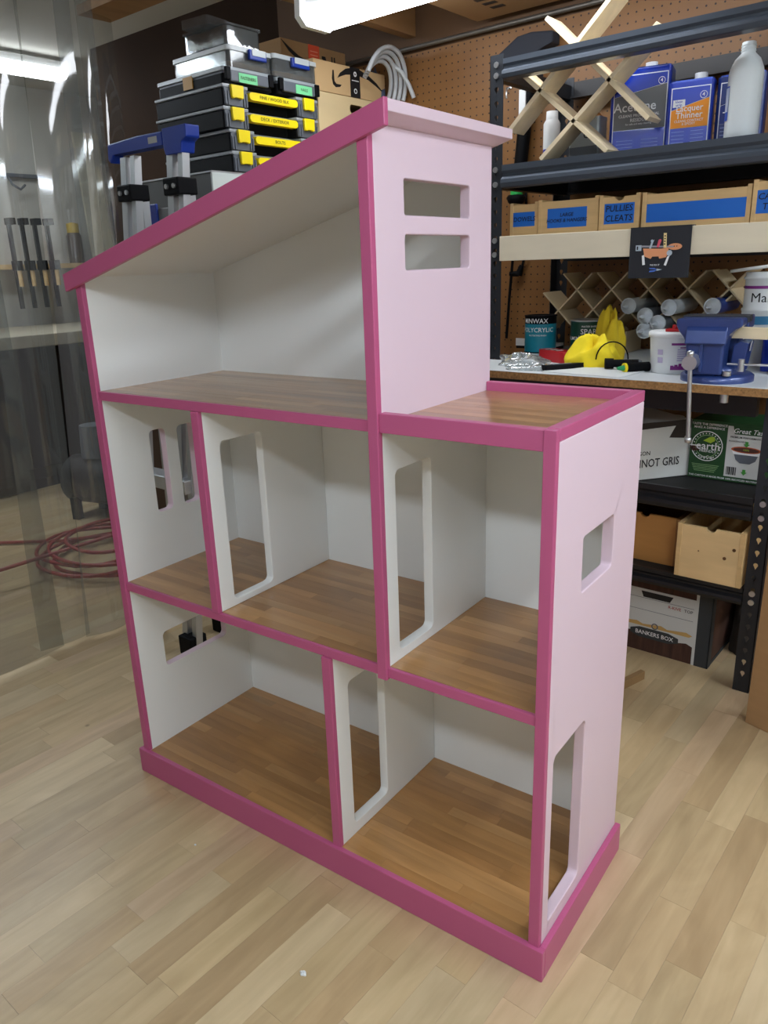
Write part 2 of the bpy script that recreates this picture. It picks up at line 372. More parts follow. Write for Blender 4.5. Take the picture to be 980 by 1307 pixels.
# ------------------------------------------------------------------ doll house
HR = math.radians(3.924)
dh = thing('doll_house', 'pink and white three storey doll house with slanted roof and wooden floors', 'doll house', (0, 0, 0), HR)
W, T, D, XM, P1, P0 = 1.115, 0.021, 0.376, 0.777, 0.328, 0.637
ZB, ZG, Z1, Z2, ZT = 0.066, 0.066, 0.539, 1.002, 1.000
SL = 0.2666
ru = lambda x: 1.2475 + (x - 0.021) * SL        # roof underside
def panel(name, loops, x0, x1, m_in, m_out, out_sign, parent=dh):
    """upright panel in the y-z plane; faces pointing out_sign*x (and hole edges) take m_out"""
    mb = MB().prism(loops, YZ, x0, x1); o = mb.build(name, [m_in, m_out], parent)
    for p in o.data.polygons:
        nx = p.normal.x * out_sign
        p.material_index = 1 if nx > -0.5 else 0
    md = o.modifiers.new('bevel', 'BEVEL'); md.width = 0.0022; md.segments = 2; md.limit_method = 'ANGLE'; md.angle_limit = math.radians(50)
    return o
YF = 0.006
R_ = 0.012
panel('left_wall', [[(YF, 0.0), (0.388, 0.0), (0.388, ru(T) + .002), (YF, ru(T) + .002)],
    rrect(0.121, 0.684, 0.168, 0.889, R_), rrect(0.205, 0.684, 0.256, 0.887, R_), rrect(0.085, 0.274, 0.296, 0.369, R_)], 0, T, WHITE, PALE, -1)
panel('right_wall', [[(YF, 0.0), (0.388, 0.0), (0.388, 0.998), (YF, 0.998)],
    rrect(0.119, 0.718, 0.263, 0.817, 0.008), rrect(0.031, 0.096, 0.173, 0.447, R_)], W - T, W, WHITE, PALE, 1)
panel('tower_wall', [[(YF, Z2 - .02), (0.388, Z2 - .02), (0.388, ru(XM + T) + .001), (YF, ru(XM + T) + .001)],
    rrect(0.089, 1.327, 0.304, 1.382, 0.006), rrect(0.089, 1.241, 0.304, 1.297, 0.006)], XM, XM + T, WHITE, PALE, 1)
panel('partition', [[(YF, Z1), (D, Z1), (D, Z2 - .02), (YF, Z2 - .02)], rrect(0.041, 0.558, 0.158, 0.908, R_)], XM, XM + T, WHITE, WHITE, 1)
panel('partition', [[(YF, Z1), (D, Z1), (D, Z2 - .02), (YF, Z2 - .02)], rrect(0.048, 0.555, 0.170, 0.911, R_)], P1, P1 + T, WHITE, WHITE, 1)
panel('partition', [[(YF, ZG), (D, ZG), (D, Z1 - .02), (YF, Z1 - .02)], rrect(0.050, 0.094, 0.173, 0.441, R_)], P0, P0 + T, WHITE, WHITE, 1)
# back wall
bw = MB().prism([(T, 0.0), (W - T, 0.0), (W - T, 0.998), (XM + T, 0.998), (XM + .001, ru(XM) + .001), (T, ru(T))], XZ, D, D + 0.011).build('back_wall', [WHITE, PALE], dh)
for p in bw.data.polygons: p.material_index = 1 if p.normal.y > 0.5 else 0
# roof slab, its fascia, ceilings
th = 0.017; x0r, x1r = -0.024, 0.835
MB().prism([(x0r, ru(x0r)), (x1r, ru(x1r)), (x1r, ru(x1r) + th), (x0r, ru(x0r) + th)], XZ, -0.004, 0.398).build('roof_panel', [PALE], dh, 0.001)
ceil_in = MB().prism([(T, ru(T) - .0012), (XM, ru(XM) - .0012), (XM, ru(XM) + .0005), (T, ru(T) + .0005)], XZ, 0.001, D).build('roof_lining', WHITE, dh)
MB().prism([(x0r - .001, ru(x0r) + th + .001), (x1r + .001, ru(x1r) + th + .001), (x1r + .001, ru(x1r) + th - 0.037), (x0r + 0.001, ru(x0r) + th - 0.035)], XZ, -0.014, -0.003).build('fascia', PINK, dh, 0.0015)
# front trims
def trim(a, b, name='trim'): return Box(a, b, name, PINK, dh, 0.0015)
trim((0, -0.004, ZB), (T, YF + .002, ru(T)), 'post_trim')
trim((W - T, -0.004, ZB), (W, YF + .002, 1.017), 'post_trim')
trim((XM, -0.006, Z1 - 0.024), (XM + T, YF + .002, ru(XM + T)), 'post_trim')
trim((P1, -0.004, Z1), (P1 + T, YF + .002, Z2 - .02), 'post_trim')
trim((P0, -0.004, ZB), (P0 + T, YF + .002, Z1 - .02), 'post_trim')
trim((T, 0, Z2 - 0.02), (XM, 0.008, Z2), 'shelf_trim')
trim((T, 0, Z1 - 0.02), (XM, 0.008, Z1), 'shelf_trim')
trim((XM + T, 0, Z1 - 0.02), (W - T, 0.008, Z1), 'shelf_trim')
trim((XM + T, -0.002, 0.983), (W - T, 0.016, 1.016), 'parapet')
trim((W - T, YF + .002, 0.998), (W, 0.388, 1.018), 'parapet')
trim((XM + T, 0.371, 0.998), (W - T, 0.388, 1.018), 'parapet')
# plinth boards
B = 0.0116
trim((-B, -B, 0), (W + B, 0.0, 0.068), 'plinth_board'); trim((W, 0, 0), (W + B, 0.392, 0.068), 'plinth_board'); trim((-B, 0, 0), (0, 0.392, 0.068), 'plinth_board')
# floors of glued oak strips
OAK = plank_mat('oak_strip', 0, 0.30, 'OBJECT', 0.2, 0.0, coat=0.6)
SUB = M('floor_core', (150, 108, 62), 0.6)
def oak_tint():
    b = random.choice([(172, 128, 78), (178, 134, 84), (166, 121, 72), (184, 141, 91), (175, 130, 79), (161, 117, 69)]); j = random.uniform(0.94, 1.05)
    return lin(tuple(v * j for v in b))
oak_meshes = {}
def strip_floor(name, xa, xb, ya, yb, ztop, thick):
    f = Box((xa, ya, ztop - thick), (xb, yb, ztop - 0.0032), name, SUB if thick < 0.03 else SUB, dh)
    n = max(1, round((yb - ya) / 0.026)); wd = (yb - ya) / n
    key = round(wd, 4)
    if key not in oak_meshes:
        t_ = MB().box((0, 0, -0.003), (1, wd - 0.00025, 0)).build('strip', OAK); oak_meshes[key] = t_.data; bpy.data.objects.remove(t_)
    for r in range(n):
        x = xa - random.uniform(0, 0.2)
        while x < xb:
            ln = random.uniform(0.16, 0.42); a, b = max(x, xa), min(x + ln, xb)
            if b - a > 0.012:
                o = bpy.data.objects.new('strip', oak_meshes[key]); COL.objects.link(o); o.parent = f
                o.location = (a, ya + r * wd, ztop - random.uniform(0, 0.00015)); o.scale = (b - a - 0.00025, 1, 1); o.color = oak_tint()
            x += ln
    MB().box((xa, ya, ztop - thick - 0.001), (xb, yb, ztop - thick)).build('underside', WHITE, f)
strip_floor('ground_floor', T, W - T, 0.0, D, ZG, 0.05)
strip_floor('middle_floor', T, XM, 0.008, D, Z1, 0.019)
strip_floor('middle_floor', XM, W - T, 0.008, D, Z1, 0.019)
strip_floor('attic_floor', T, XM, 0.008, D, Z2, 0.019)
strip_floor('terrace_floor', XM + T, W - T, 0.016, 0.371, ZT, 0.017)

# ------------------------------------------------------------------ pegboard and steel rack
pb = Box((-1.15, 1.806, 0.2), (2.2, 1.8195, 2.03), 'pegboard', PEG); tag(pb, 'brown perforated pegboard covering the back wall behind the rack', 'pegboard')
pipe = MB().cyl((-1.1, 1.79, 2.045), (2.4, 1.79, 2.045), 0.008).build('conduit_pipe', M('conduit', (110, 106, 100), 0.4, 0.6)); tag(pipe, 'thin grey conduit running along the top of the pegboard', 'pipe')

RK = thing('storage_rack', 'black steel boltless shelving rack with perforated posts against the pegboard', 'rack', (0.24, 1.30, 0))
RO = Vector((0.24, 1.30, 0))
def rk(a): return tuple(Vector(a) - RO)
RY0, RY1 = 1.304, 1.762
def rack_post(xa, xb, yf, sgn, name='post'):
    """angle post: perforated front flange, side flange running back (or forward for a rear post)"""
    loops = [[(xa, 0.0), (xb, 0.0), (xb, 1.83), (xa, 1.83)]]
    xc = (xa + xb) / 2; z = 0.05
    while z < 1.80:
        loops.append([(xc + 0.0065 * math.cos(t), z + 0.012 + 0.0065 * math.sin(t)) for t in [-0.9 + i * (PI + 1.8) / 8 for i in range(9)]][::-1] + [(xc - 0.0028, z - 0.008), (xc + 0.0028, z - 0.008)])
        z += 0.0381
    mb = MB().prism(loops, XZ, yf, yf + 0.0022 * sgn)
    outer = xa if xa < 0.7 else xb
    mb.box((min(outer, outer + (0.0022 if xa < .7 else -0.0022)), min(yf, yf + 0.04 * sgn), 0), (max(outer, outer + (0.0022 if xa < .7 else -0.0022)), max(yf, yf + 0.04 * sgn), 1.83))
    mb.v = [rk(v) for v in mb.v]
    return mb.build(name, M('post_steel', (40, 44, 50), 0.42, 0.2), RK)
pl = rack_post(0.222, 0.268, RY0, 1); pr = rack_post(1.092, 1.138, RY0, 1)
rack_post(0.222, 0.268, RY1, -1); rack_post(1.092, 1.138, RY1, -1)
def beam(zt, zb, y, sgn, mat=BLACK):
    # stepped roll-formed profile in y-z; sgn=-1 faces the room
    h = zt - zb; o = -sgn
    prof = [(y, zt), (y + 0.006 * sgn, zt), (y + 0.006 * sgn, zt - 0.26 * h), (y + 0.001 * sgn, zt - 0.38 * h), (y + 0.001 * sgn, zt - 0.5 * h),
            (y + 0.012 * sgn, zt - 0.62 * h), (y + 0.014 * sgn, zt - 0.78 * h), (y + 0.011 * sgn, zb + 0.04 * h), (y + 0.006 * sgn, zb), (y - 0.03 * sgn, zb), (y - 0.03 * sgn, zb + 0.1 * h), (y - 0.004 * sgn, zb + 0.1 * h), (y - 0.004 * sgn, zt)]
    mb = MB().prism(prof, YZ, 0.27, 1.09); mb.v = [rk(v) for v in mb.v]; return mb.build('beam', mat, RK)
levels = [(1.815, 1.762), (1.528, 1.462), (0.598, 0.533), (0.329, 0.278)]
for zt, zb in levels:
    beam(zt, zb, RY0, -1, STEEL if zt > 1.4 else BLACK); beam(zt, zb, RY1, 1)
    for xs in (0.245, 1.115):
        Box(rk((xs - 0.015, RY0 + 0.004, zb)), rk((xs + 0.015, RY1 - 0.004, zt - 0.01)), 'side_beam', BLACK, RK)
        for zz in (zt - 0.012, zb + 0.012):
            MB().cyl(rk((xs, RY0 - 0.004, zz)), rk((xs, RY0 + 0.001, zz)), 0.0085, 0.0085, 10).build('bolt', CHROME, RK)
for zz in (1.31, 1.268): 
    for xs in (0.245, 1.115): MB().cyl(rk((xs, RY0 - 0.004, zz)), rk((xs, RY0 + 0.001, zz)), 0.0085, 0.0085, 10).build('bolt', CHROME, RK)
for zt in (1.528, 0.598, 0.329):
    Box(rk((0.27, RY0 + 0.003, zt - 0.014)), rk((1.09, RY1 - 0.003, zt - 0.001)), 'shelf_board', M('black_board', (28, 27, 26), 0.7, var=0.1), RK)
# plywood shelf with tall front edge
Box(rk((0.27, RY0 - 0.014, 1.249)), rk((1.09, RY0 + 0.004, 1.322)), 'plywood_edge', PLY, RK, 0.0012)
Box(rk((0.27, RY0 + 0.004, 1.298)), rk((1.09, RY1, 1.312)), 'plywood_shelf', PLY, RK)
Box(rk((0.27, RY1 - 0.03, 1.24)), rk((1.09, RY1 - 0.004, 1.298)), 'rear_beam', BLACK, RK)
# work bench top
BZ = 0.94
bt = thing('workbench', 'white melamine bench with raw particle board edge below the plywood shelf', 'workbench', (0.7, 1.3, BZ - 0.022))
shape = [(-0.48, -0.228), (0.47, -0.228), (0.47, 0.0), (0.385, 0.0), (0.385, 0.47), (-0.425, 0.47), (-0.425, 0.0), (-0.48, 0.0)]
MB().prism(shape, XY, 0, 0.0205).build('particle_board', OSB, bt); MB().prism(shape, XY, 0.0205, 0.022).build('melamine_face', M('melamine', (214, 219, 220), 0.4, var=0.05, scale=4), bt)
Box((-0.42, -0.04, -0.085), (0.38, -0.01, -0.0005), 'rail', BLACK, bt); Box((-0.42, 0.42, -0.085), (0.38, 0.45, -0.0005), 'rail', BLACK, bt)

# ------------------------------------------------------------------ things on the rack: wooden drawers
def drawer(name, label, x0, x1, y0, z0, h, depth, mat_front, lines=None, tape=None, notch=True, group=None, wall=0.012, txt=0.024, rise=0.006, sidemat=PINE):
    t = thing(name, label, 'drawer box', ((x0 + x1) / 2, y0 + depth / 2, z0), 0, group)
    hw = (x1 - x0) / 2; hd = depth / 2
    for s in (-1, 1): Box((s * hw - (wall if s > 0 else 0), -hd, 0), (s * hw + (wall if s < 0 else 0), hd, h + rise), 'side_panel', sidemat, t, 0.001)
    prof = [(-hw + wall, 0), (hw - wall, 0), (hw - wall, h)]
    if notch:
        r = min(0.014, hw * 0.4); prof += [(r * math.cos(a), h - 0.8 * r * math.sin(a)) for a in [i * PI / 8 for i in range(9)]]
    prof += [(-hw + wall, h)]
    MB().prism(prof, XZ, -hd + 0.001, -hd + 0.012).build('front_panel', mat_front, t)
    Box((-hw + wall, hd - 0.012, 0), (hw - wall, hd, h), 'back_panel', sidemat, t)
    Box((-hw + wall, -hd + 0.012, 0.002), (hw - wall, hd - 0.012, 0.008), 'bottom_panel', sidemat, t)
    if tape:
        a, b, c, d = tape
        tp = Box((a, -hd + 0.0002, c), (b, -hd + 0.001, d), 'tape_label', BLUETAPE, t)
        if lines:
            for i, s in enumerate(lines):
                zc = (c + d) / 2 + (len(lines) - 1) * txt * 0.55 - i * txt * 1.1
                text(s, txt, INK, tp, ((a + b) / 2, -hd + 0.0002, zc), (1, 0, 0.0), (0.12, 0, 1), 0.0008)
    return t
g = 'taped wooden drawer boxes on the plywood shelf'
drawer('drawer_box', 'narrow pine drawer with small blue tape label at the left end of the plywood shelf', 0.274, 0.373, 1.345, 1.313, 0.1, 0.36, PINE, ['DOWELS'], (-0.042, 0.046, 0.036, 0.078), False, g, txt=0.019)
drawer('drawer_box', 'pine drawer whose blue tape reads large in two lines of handwriting', 0.377, 0.573, 1.338, 1.313, 0.102, 0.36, PINE, ['LARGE', 'HOOKS & HANGERS'], (-0.066, 0.062, 0.026, 0.081), False, g, txt=0.0145)
drawer('drawer_box', 'pine drawer with thumb notch and blue tape reading pullies cleats', 0.577, 0.698, 1.334, 1.313, 0.1, 0.36, PINE, ['PULLIES', 'CLEATS'], (-0.044, 0.045, 0.027, 0.082), True, g, txt=0.024)
drawer('drawer_box', 'wide pine drawer with long blank blue tape above the black picture card', 0.706, 0.994, 1.33, 1.313, 0.098, 0.36, PINE, None, (-0.13, 0.132, 0.025, 0.073), False, g)
drawer('drawer_box', 'pine drawer with blue tape at the right edge of the plywood shelf', 0.997, 1.09, 1.325, 1.313, 0.106, 0.36, PINE, ['CABLE', 'TIES'], (-0.035, 0.035, 0.03, 0.086), False, g, txt=0.022)
drawer('storage_bin', 'open brown wooden drawer box on the bottom shelf beside the doll house', 0.66, 0.882, 1.352, 0.329, 0.155, 0.38, M('pine_dark', (184, 132, 70), 0.5, var=0.1, scale=5, stretch=(0.7, 4, 4)), None, None, True, 'wooden drawers on the bottom shelf', 0.014, rise=0.0, sidemat=M('pine_dark_side', (150, 106, 58), 0.6))
kd = drawer('storage_bin', 'open knotty light pine drawer box on the bottom shelf by the rack post', 0.894, 1.084, 1.292, 0.329, 0.163, 0.40, PINEKNOT, None, None, True, 'wooden drawers on the bottom shelf', 0.014, rise=0.004, sidemat=PINE)
for kx, kz, r in ((0.044, 0.082, 0.005), (0.068, 0.112, 0.005), (-0.03, 0.09, 0.002)):
    MB().cyl((kx, -0.2003, kz), (kx, -0.198, kz), r, r, 10).build('knot', M('knot', (96, 62, 30), 0.6), kd)

# lattice of maple boards on the upper shelf
def lattice(name, label, loc, bars, depth, mat, wd):
    t = thing(name, label, 'wine rack', loc)
    for (xa, za, xb, zb, dy) in bars:
        d = Vector((xb - xa, 0, zb - za)); n = Vector((-d.z, 0, d.x)).normalized() * (wd / 2)
        mb = MB(); pts = [(xa + n.x, za + n.z), (xa - n.x, za - n.z), (xb - n.x, zb - n.z), (xb + n.x, zb + n.z)]
        mb.prism(pts, XZ, dy, dy + depth).build('slat', mat, t, 0.0008)
    return t
o = (0.375, 1.335, 1.529)
lattice('wooden_lattice', 'pale maple crossed lattice of four boards standing on the upper rack shelf', o,
        [(0.005, 0.006, 0.34, 0.30, 0.0), (-0.105, 0.096, 0.215, 0.395, 0.0), (0.012, 0.375, 0.33, 0.075, 0.0), (-0.075, 0.255, 0.215, 0.006, 0.0)], 0.085, MAPLE, 0.0125)
lat2 = []
ox, oy, oz = 0.30, 1.615, BZ
step = 0.120
for k in range(5):
    xa = 0.35 + k * 0.1245 - ox; lat2.append((xa - 0.0, 1.20 - oz, xa + 0.19, 1.005 - oz, 0.0))        # falling right
for k in range(5):
    xb = 0.455 + k * 0.1245 - ox; lat2.append((xb - 0.19, 1.005 - oz, xb + 0.0, 1.20 - oz, 0.0))
lat2.append((0.275 - ox, 1.137 - oz, 0.41 - ox, 1.005 - oz, 0.0)); lat2.append((0.80 - ox, 1.02 - oz, 0.91 - ox, 1.127 - oz, 0.0))
for xx in (0.40, 0.585, 0.77): lat2.append((xx - ox, 0.001, xx - ox + 0.0001, 1.012 - oz, 0.0))
lattice('caulk_rack', 'thin plywood diamond lattice rack holding caulk tubes at the back of the bench', (ox - 0.022, oy, oz), lat2, 0.13, M('ply_thin', (190, 172, 138), 0.6, var=0.05), 0.0055)

# caulk tubes lying in the lattice, nozzles towards the room
TUBEW = M('tube_white', (198, 206, 214), 0.35)
def caulk(x, z, label, body, y0=1.515):
    t = thing('caulk_tube', label, 'caulk tube', (x, y0 + 0.1, z), 0, 'caulk tubes in the lattice')
    def seg(name, a, b, r0, r1, m): MB().cyl((0, a, 0), (0, b, 0), r0, r1, 14).build(name, m, t)
    seg('tube_body', -0.06, 0.14, 0.0235, 0.0235, body); seg('shoulder', -0.078, -0.06, 0.009, 0.0235, TUBEW); seg('end_ring', -0.062, -0.056, 0.0255, 0.0255, TUBEW)
    seg('nozzle', -0.108, -0.078, 0.003, 0.008, TUBEW)
caulk(0.592, 1.098, 'white caulk tube highest in the left diamonds of the lattice', TUBEW)
caulk(0.722, 1.094, 'white caulk tube resting in the diamond above the white tub', TUBEW)
caulk(0.648, 1.068, 'grey caulk tube in the upper part of the middle cluster of three', GRYPL)
caulk(0.690, 1.046, 'grey caulk tube on the right of the middle cluster of three', GRYPL)
caulk(0.648, 1.022, 'grey caulk tube lowest in the middle cluster of three', GRYPL)
caulk(0.852, 1.098, 'blue bodied caulk tube beside the top of the vise', M('tube_blue', (40, 70, 150), 0.4))

# ------------------------------------------------------------------ solvents on the upper shelf
CANB = M('can_blue', (16, 52, 170), 0.3, 0.1, coat=0.3)
def solvent(name, label, x, y, h, wd, dp, body, panelcol, lines, rz=0.0, seal=None, lower=True, cap=(0.02, 0.0)):
    t = thing(name, label, 'solvent can', (x, y, 1.528), rz, 'solvent cans on the upper shelf')
    MB().prism(rrect(-wd / 2, -dp / 2, wd / 2, dp / 2, 0.012, 4), XY, 0, h).build('can_body', body, t, 0.002)
    MB().prism(rrect(-wd / 2 + .004, -dp / 2 + .004, wd / 2 - .004, dp / 2 - .004, 0.01, 4), XY, h, h + 0.004).build('rim', M('can_rim', (60, 84, 170), 0.3, 0.6), t)
    MB().cyl((cap[0], cap[1], h + 0.004), (cap[0], cap[1], h + 0.02), 0.017, 0.017, 14).build('screw_cap', WHITEPL, t)
    yf = -dp / 2
    lab = Box((-wd / 2 + 0.01, yf - 0.0008, 0.006), (wd / 2 - 0.008, yf, h - 0.014), 'label_border', INKW, t)
    MB().prism([(-wd / 2 + 0.0125, 0.062 * h / 0.2), (wd / 2 - 0.0105, 0.062 * h / 0.2), (wd / 2 - 0.0105, h - 0.045), (-wd / 2 + 0.0125, h - 0.07)], XZ, yf - 0.0016, yf - 0.0008).build('label_field', panelcol, lab)
    MB().prism([(-wd / 2 + 0.0125, h - 0.069), (wd / 2 - 0.0105, h - 0.044), (wd / 2 - 0.0105, h - 0.0165), (-wd / 2 + 0.0125, h - 0.0165)], XZ, yf - 0.0016, yf - 0.0008).build('label_top', body, lab)
    Box((-wd / 2 + 0.0125, yf - 0.0016, 0.0085), (wd / 2 - 0.0105, yf - 0.0008, 0.0615 * h / 0.2), 'label_foot', body, lab)
    MB().cyl((wd / 2 - 0.025, yf - 0.0022, h - 0.037), (wd / 2 - 0.025, yf - 0.0016, h - 0.037), 0.0095, 0.0095, 16).build('badge', INKW, lab)
    MB().cyl((wd / 2 - 0.025, yf - 0.0028, h - 0.037), (wd / 2 - 0.025, yf - 0.0022, h - 0.037), 0.008, 0.008, 16).build('badge_field', body, lab)
    text('4', 0.014, INKW, lab, (wd / 2 - 0.025, yf - 0.003, h - 0.037))
    for (s, sz, zz, xx) in lines: text(s, sz, INKW, lab, (xx, yf - 0.0018, zz))
    for i in range(4):
        for sx in (-1, 1): Box((sx * wd * 0.21 - wd * 0.15, yf - 0.002, 0.014 + i * 0.009), (sx * wd * 0.21 + wd * 0.13, yf - 0.0016, 0.0155 + i * 0.009), 'fine_print', M('print_pale', (150, 170, 220), 0.6), lab)
    return t
ac = solvent('acetone_can', 'large blue can with grey acetone label behind the maple lattice', 0.618, 1.50, 0.226, 0.165, 0.10, CANB, M('label_grey', (112, 114, 116), 0.5),
        [('Acetone', 0.034, 0.128, -0.012), ('CLEANS PROFESSIONAL', 0.0105, 0.106, 0), ('RESIDUE', 0.0125, 0.094, 0), ('for safe and easy cleaning', 0.007, 0.084, 0)], math.radians(14))
lq = solvent('lacquer_thinner_can', 'blue can with orange lacquer thinner label on the upper shelf', 0.782, 1.44, 0.165, 0.118, 0.06, CANB, M('label_orange', (240, 150, 24), 0.5),
        [('Lacquer', 0.0215, 0.098, 0), ('Thinner', 0.0215, 0.081, 0), ('CLEANS CONTACT', 0.0085, 0.0675, 0), ('& EPOXY', 0.0085, 0.06, 0)], math.radians(12))
Box((-0.043, -0.0325, 0.103), (-0.012, -0.0318, 0.121), 'brand_plate', INKW, lq); text('klean', 0.009, CANB, lq, (-0.0275, -0.033, 0.116)); text('strip', 0.009, CANB, lq, (-0.0275, -0.033, 0.108))
pt = solvent('paint_thinner_can', 'dark blue paint thinner can half hidden by the white bottle', 0.904, 1.475, 0.165, 0.12, 0.07, M('can_navy', (22, 44, 110), 0.35, 0.1), M('label_navy', (26, 50, 128), 0.5),
        [('Paint', 0.025, 0.09, 0), ('Thinner', 0.025, 0.07, 0), ('Odorless', 0.01, 0.045, 0)], math.radians(8))
# white bottle
bo = thing('bottle', 'white plastic bottle with narrow neck and no cap at the end of the upper shelf', 'bottle', (0.938, 1.375, 1.528))
MB().lathe([(0.038, 0.0), (0.041, 0.004), (0.041, 0.02), (0.0415, 0.13), (0.0415, 0.155), (0.039, 0.165), (0.030, 0.185), (0.018, 0.197), (0.0165, 0.2), (0.0165, 0.222), (0.0155, 0.223)]).build('bottle_body', M('hdpe', (216, 224, 226), 0.4, spec=0.4), bo)
for z in (0.202, 0.208, 0.214): MB().cyl((0, 0, z), (0, 0, z + 0.0025), 0.0178, 0.0178, 20).build('thread', M('hdpe', (216, 224, 226)), bo)
MB().grid(lambda u, v: (0.0422 * math.cos(-PI * 0.98 + u * 0.8), 0.0422 * math.sin(-PI * 0.98 + u * 0.8), 0.045 + v * 0.08), 8, 1).build('label_border', M('bl_blue', (40, 84, 190), 0.5), bo)
MB().grid(lambda u, v: (0.0427 * math.cos(-PI * 0.95 + u * 0.68), 0.0427 * math.sin(-PI * 0.95 + u * 0.68), 0.066 + v * 0.055), 8, 1).build('label', M('bl_white', (190, 205, 232), 0.5), bo)
# spray can, oil can
sp = thing('spray_can', 'white and blue aerosol can behind the left arm of the maple lattice', 'spray can', (0.318, 1.52, 1.528))
MB().lathe([(0.026, 0), (0.026, 0.055)]).build('can_lower', CANB, sp); MB().lathe([(0.0262, 0.055), (0.0262, 0.13), (0.02, 0.14)]).build('can_upper', WHITEPL, sp)
MB().lathe([(0.019, 0.14), (0.018, 0.165), (0.0, 0.166)]).build('cap', WHITEPL, sp); text('WD', 0.024, INKW, sp, (0.006, -0.0262, 0.035), bend=0.0262)
oc = thing('oil_can', 'pale metal oil can between the maple lattice and the acetone can', 'oil can', (0.452, 1.50, 1.528))
MB().prism(rrect(-0.05, -0.03, 0.05, 0.03, 0.01, 4), XY, 0, 0.125).build('can_body', M('oil_grey', (170, 178, 178), 0.4, 0.2), oc, 0.002)
MB().cyl((0.0, 0, 0.125), (0.0, 0, 0.15), 0.014, 0.01).build('spout', WHITEPL, oc)
text('OIL', 0.026, INK, oc, (0.02, -0.0305, 0.075)); Box((-0.045, -0.0312, 0.01), (0.045, -0.03, 0.045), 'label_foot', GRYPL, oc)
sj = thing('amber_bottle', 'small brown bottle with white cap at the back of the upper shelf', 'bottle', (0.395, 1.66, 1.528))
MB().lathe([(0.03, 0), (0.03, 0.15), (0.012, 0.17), (0.012, 0.185)]).build('bottle_body', M('amber', (120, 76, 36), 0.3), sj); MB().lathe([(0.015, 0.182), (0.015, 0.205), (0, 0.206)]).build('cap', WHITEPL, sj)
rb = thing('cap_bottle', 'white capped black bottle at the far right end of the upper shelf', 'bottle', (1.055, 1.5, 1.528))
MB().lathe([(0.034, 0), (0.034, 0.15), (0.026, 0.165)]).build('bottle_body', BLKPL, rb); MB().lathe([(0.028, 0.165), (0.028, 0.2), (0, 0.201)]).build('cap', WHITEPL, rb)

# ------------------------------------------------------------------ black picture card hanging on the plywood edge
tg = thing('picture_card', 'black card with a cartoon tool belt dog hanging on the plywood shelf edge', 'card', (0.781, 1.284, 1.19))
CB = M('card_black', (34, 36, 42), 0.8); Box((-0.084, 0.0, 0.0), (0.084, 0.004, 0.1325), 'card', CB, tg, 0.001)
Box((-0.084, 0.0, 0.1325), (0.084, 0.03, 0.135), 'folded_tab', CB, tg)
def flat(name, pts, col, d=0.0012, p=tg): MB().prism(pts, XZ, -d, 0.0).build(name, col, p)
ORG = M('art_orange', (226, 154, 108), 0.7); SIL = M('art_silver', (176, 190, 200), 0.6)
flat('belt_body', [(-0.045, 0.079), (-0.04, 0.058), (-0.022, 0.051), (-0.018, 0.057), (0.0, 0.057), (0.002, 0.051), (0.02, 0.054), (0.026, 0.063), (0.026, 0.08), (0.006, 0.077), (-0.02, 0.078)], ORG)
flat('belt_strap', [(-0.05, 0.082), (0.04, 0.079), (0.04, 0.083), (-0.05, 0.087)], M('art_grey', (150, 150, 156), 0.6), 0.0014)
flat('head', circ(0.043, 0.081, 0.019, 18, 0.0085), ORG); flat('buckle', [(-0.066, 0.073), (-0.05, 0.073), (-0.05, 0.088), (-0.066, 0.088)], SIL)
flat('buckle_core', [(-0.063, 0.076), (-0.059, 0.076), (-0.059, 0.085), (-0.063, 0.085)], CB, 0.0016)
for ex in (0.041, 0.048): flat('eye', circ(ex, 0.082, 0.0016, 8), INK, 0.0016)
flat('leg', [(-0.047, 0.06), (-0.041, 0.062), (-0.037, 0.036), (-0.044, 0.035)], INKW, 0.0016); flat('leg', [(0.024, 0.056), (0.03, 0.058), (0.022, 0.032), (0.016, 0.034)], INKW, 0.0016)
flat('hammer_head', circ(0.029, 0.065, 0.0075, 12), SIL, 0.0014)
flat('wrench', [(-0.028, 0.079), (-0.023, 0.078), (-0.018, 0.094), (-0.015, 0.101), (-0.019, 0.099), (-0.021, 0.102), (-0.025, 0.099), (-0.023, 0.094)], SIL, 0.0016)
flat('screwdriver', [(-0.007, 0.081), (-0.001, 0.08), (0.005, 0.099), (0.002, 0.102), (-0.003, 0.1)], M('art_red', (214, 84, 104), 0.6), 0.0016)
flat('ruler', [(0.012, 0.079), (0.02, 0.079), (0.018, 0.117), (0.01, 0.117)], M('art_yellow', (238, 214, 150), 0.6), 0.0016)
for i in range(4): flat('ruler_mark', [(0.0125, 0.087 + i * 0.007), (0.0165, 0.087 + i * 0.007), (0.0165, 0.09 + i * 0.007), (0.0125, 0.09 + i * 0.007)], INK, 0.002)
flat('pliers_handle', [(-0.024, 0.027), (-0.01, 0.027), (-0.002, 0.023), (-0.01, 0.0235), (-0.022, 0.0245)], M('art_blue', (80, 120, 214), 0.6), 0.0016)
flat('pliers_handle', [(-0.024, 0.016), (-0.01, 0.017), (-0.002, 0.022), (-0.01, 0.021), (-0.022, 0.02)], M('art_blue', (80, 120, 214), 0.6), 0.0016)
flat('pliers_jaw', [(-0.003, 0.025), (0.012, 0.0225), (-0.003, 0.019)], SIL, 0.0016)
text('WE FIX IT', 0.0062, INKW, tg, (-0.009, -0.0012, 0.0345))

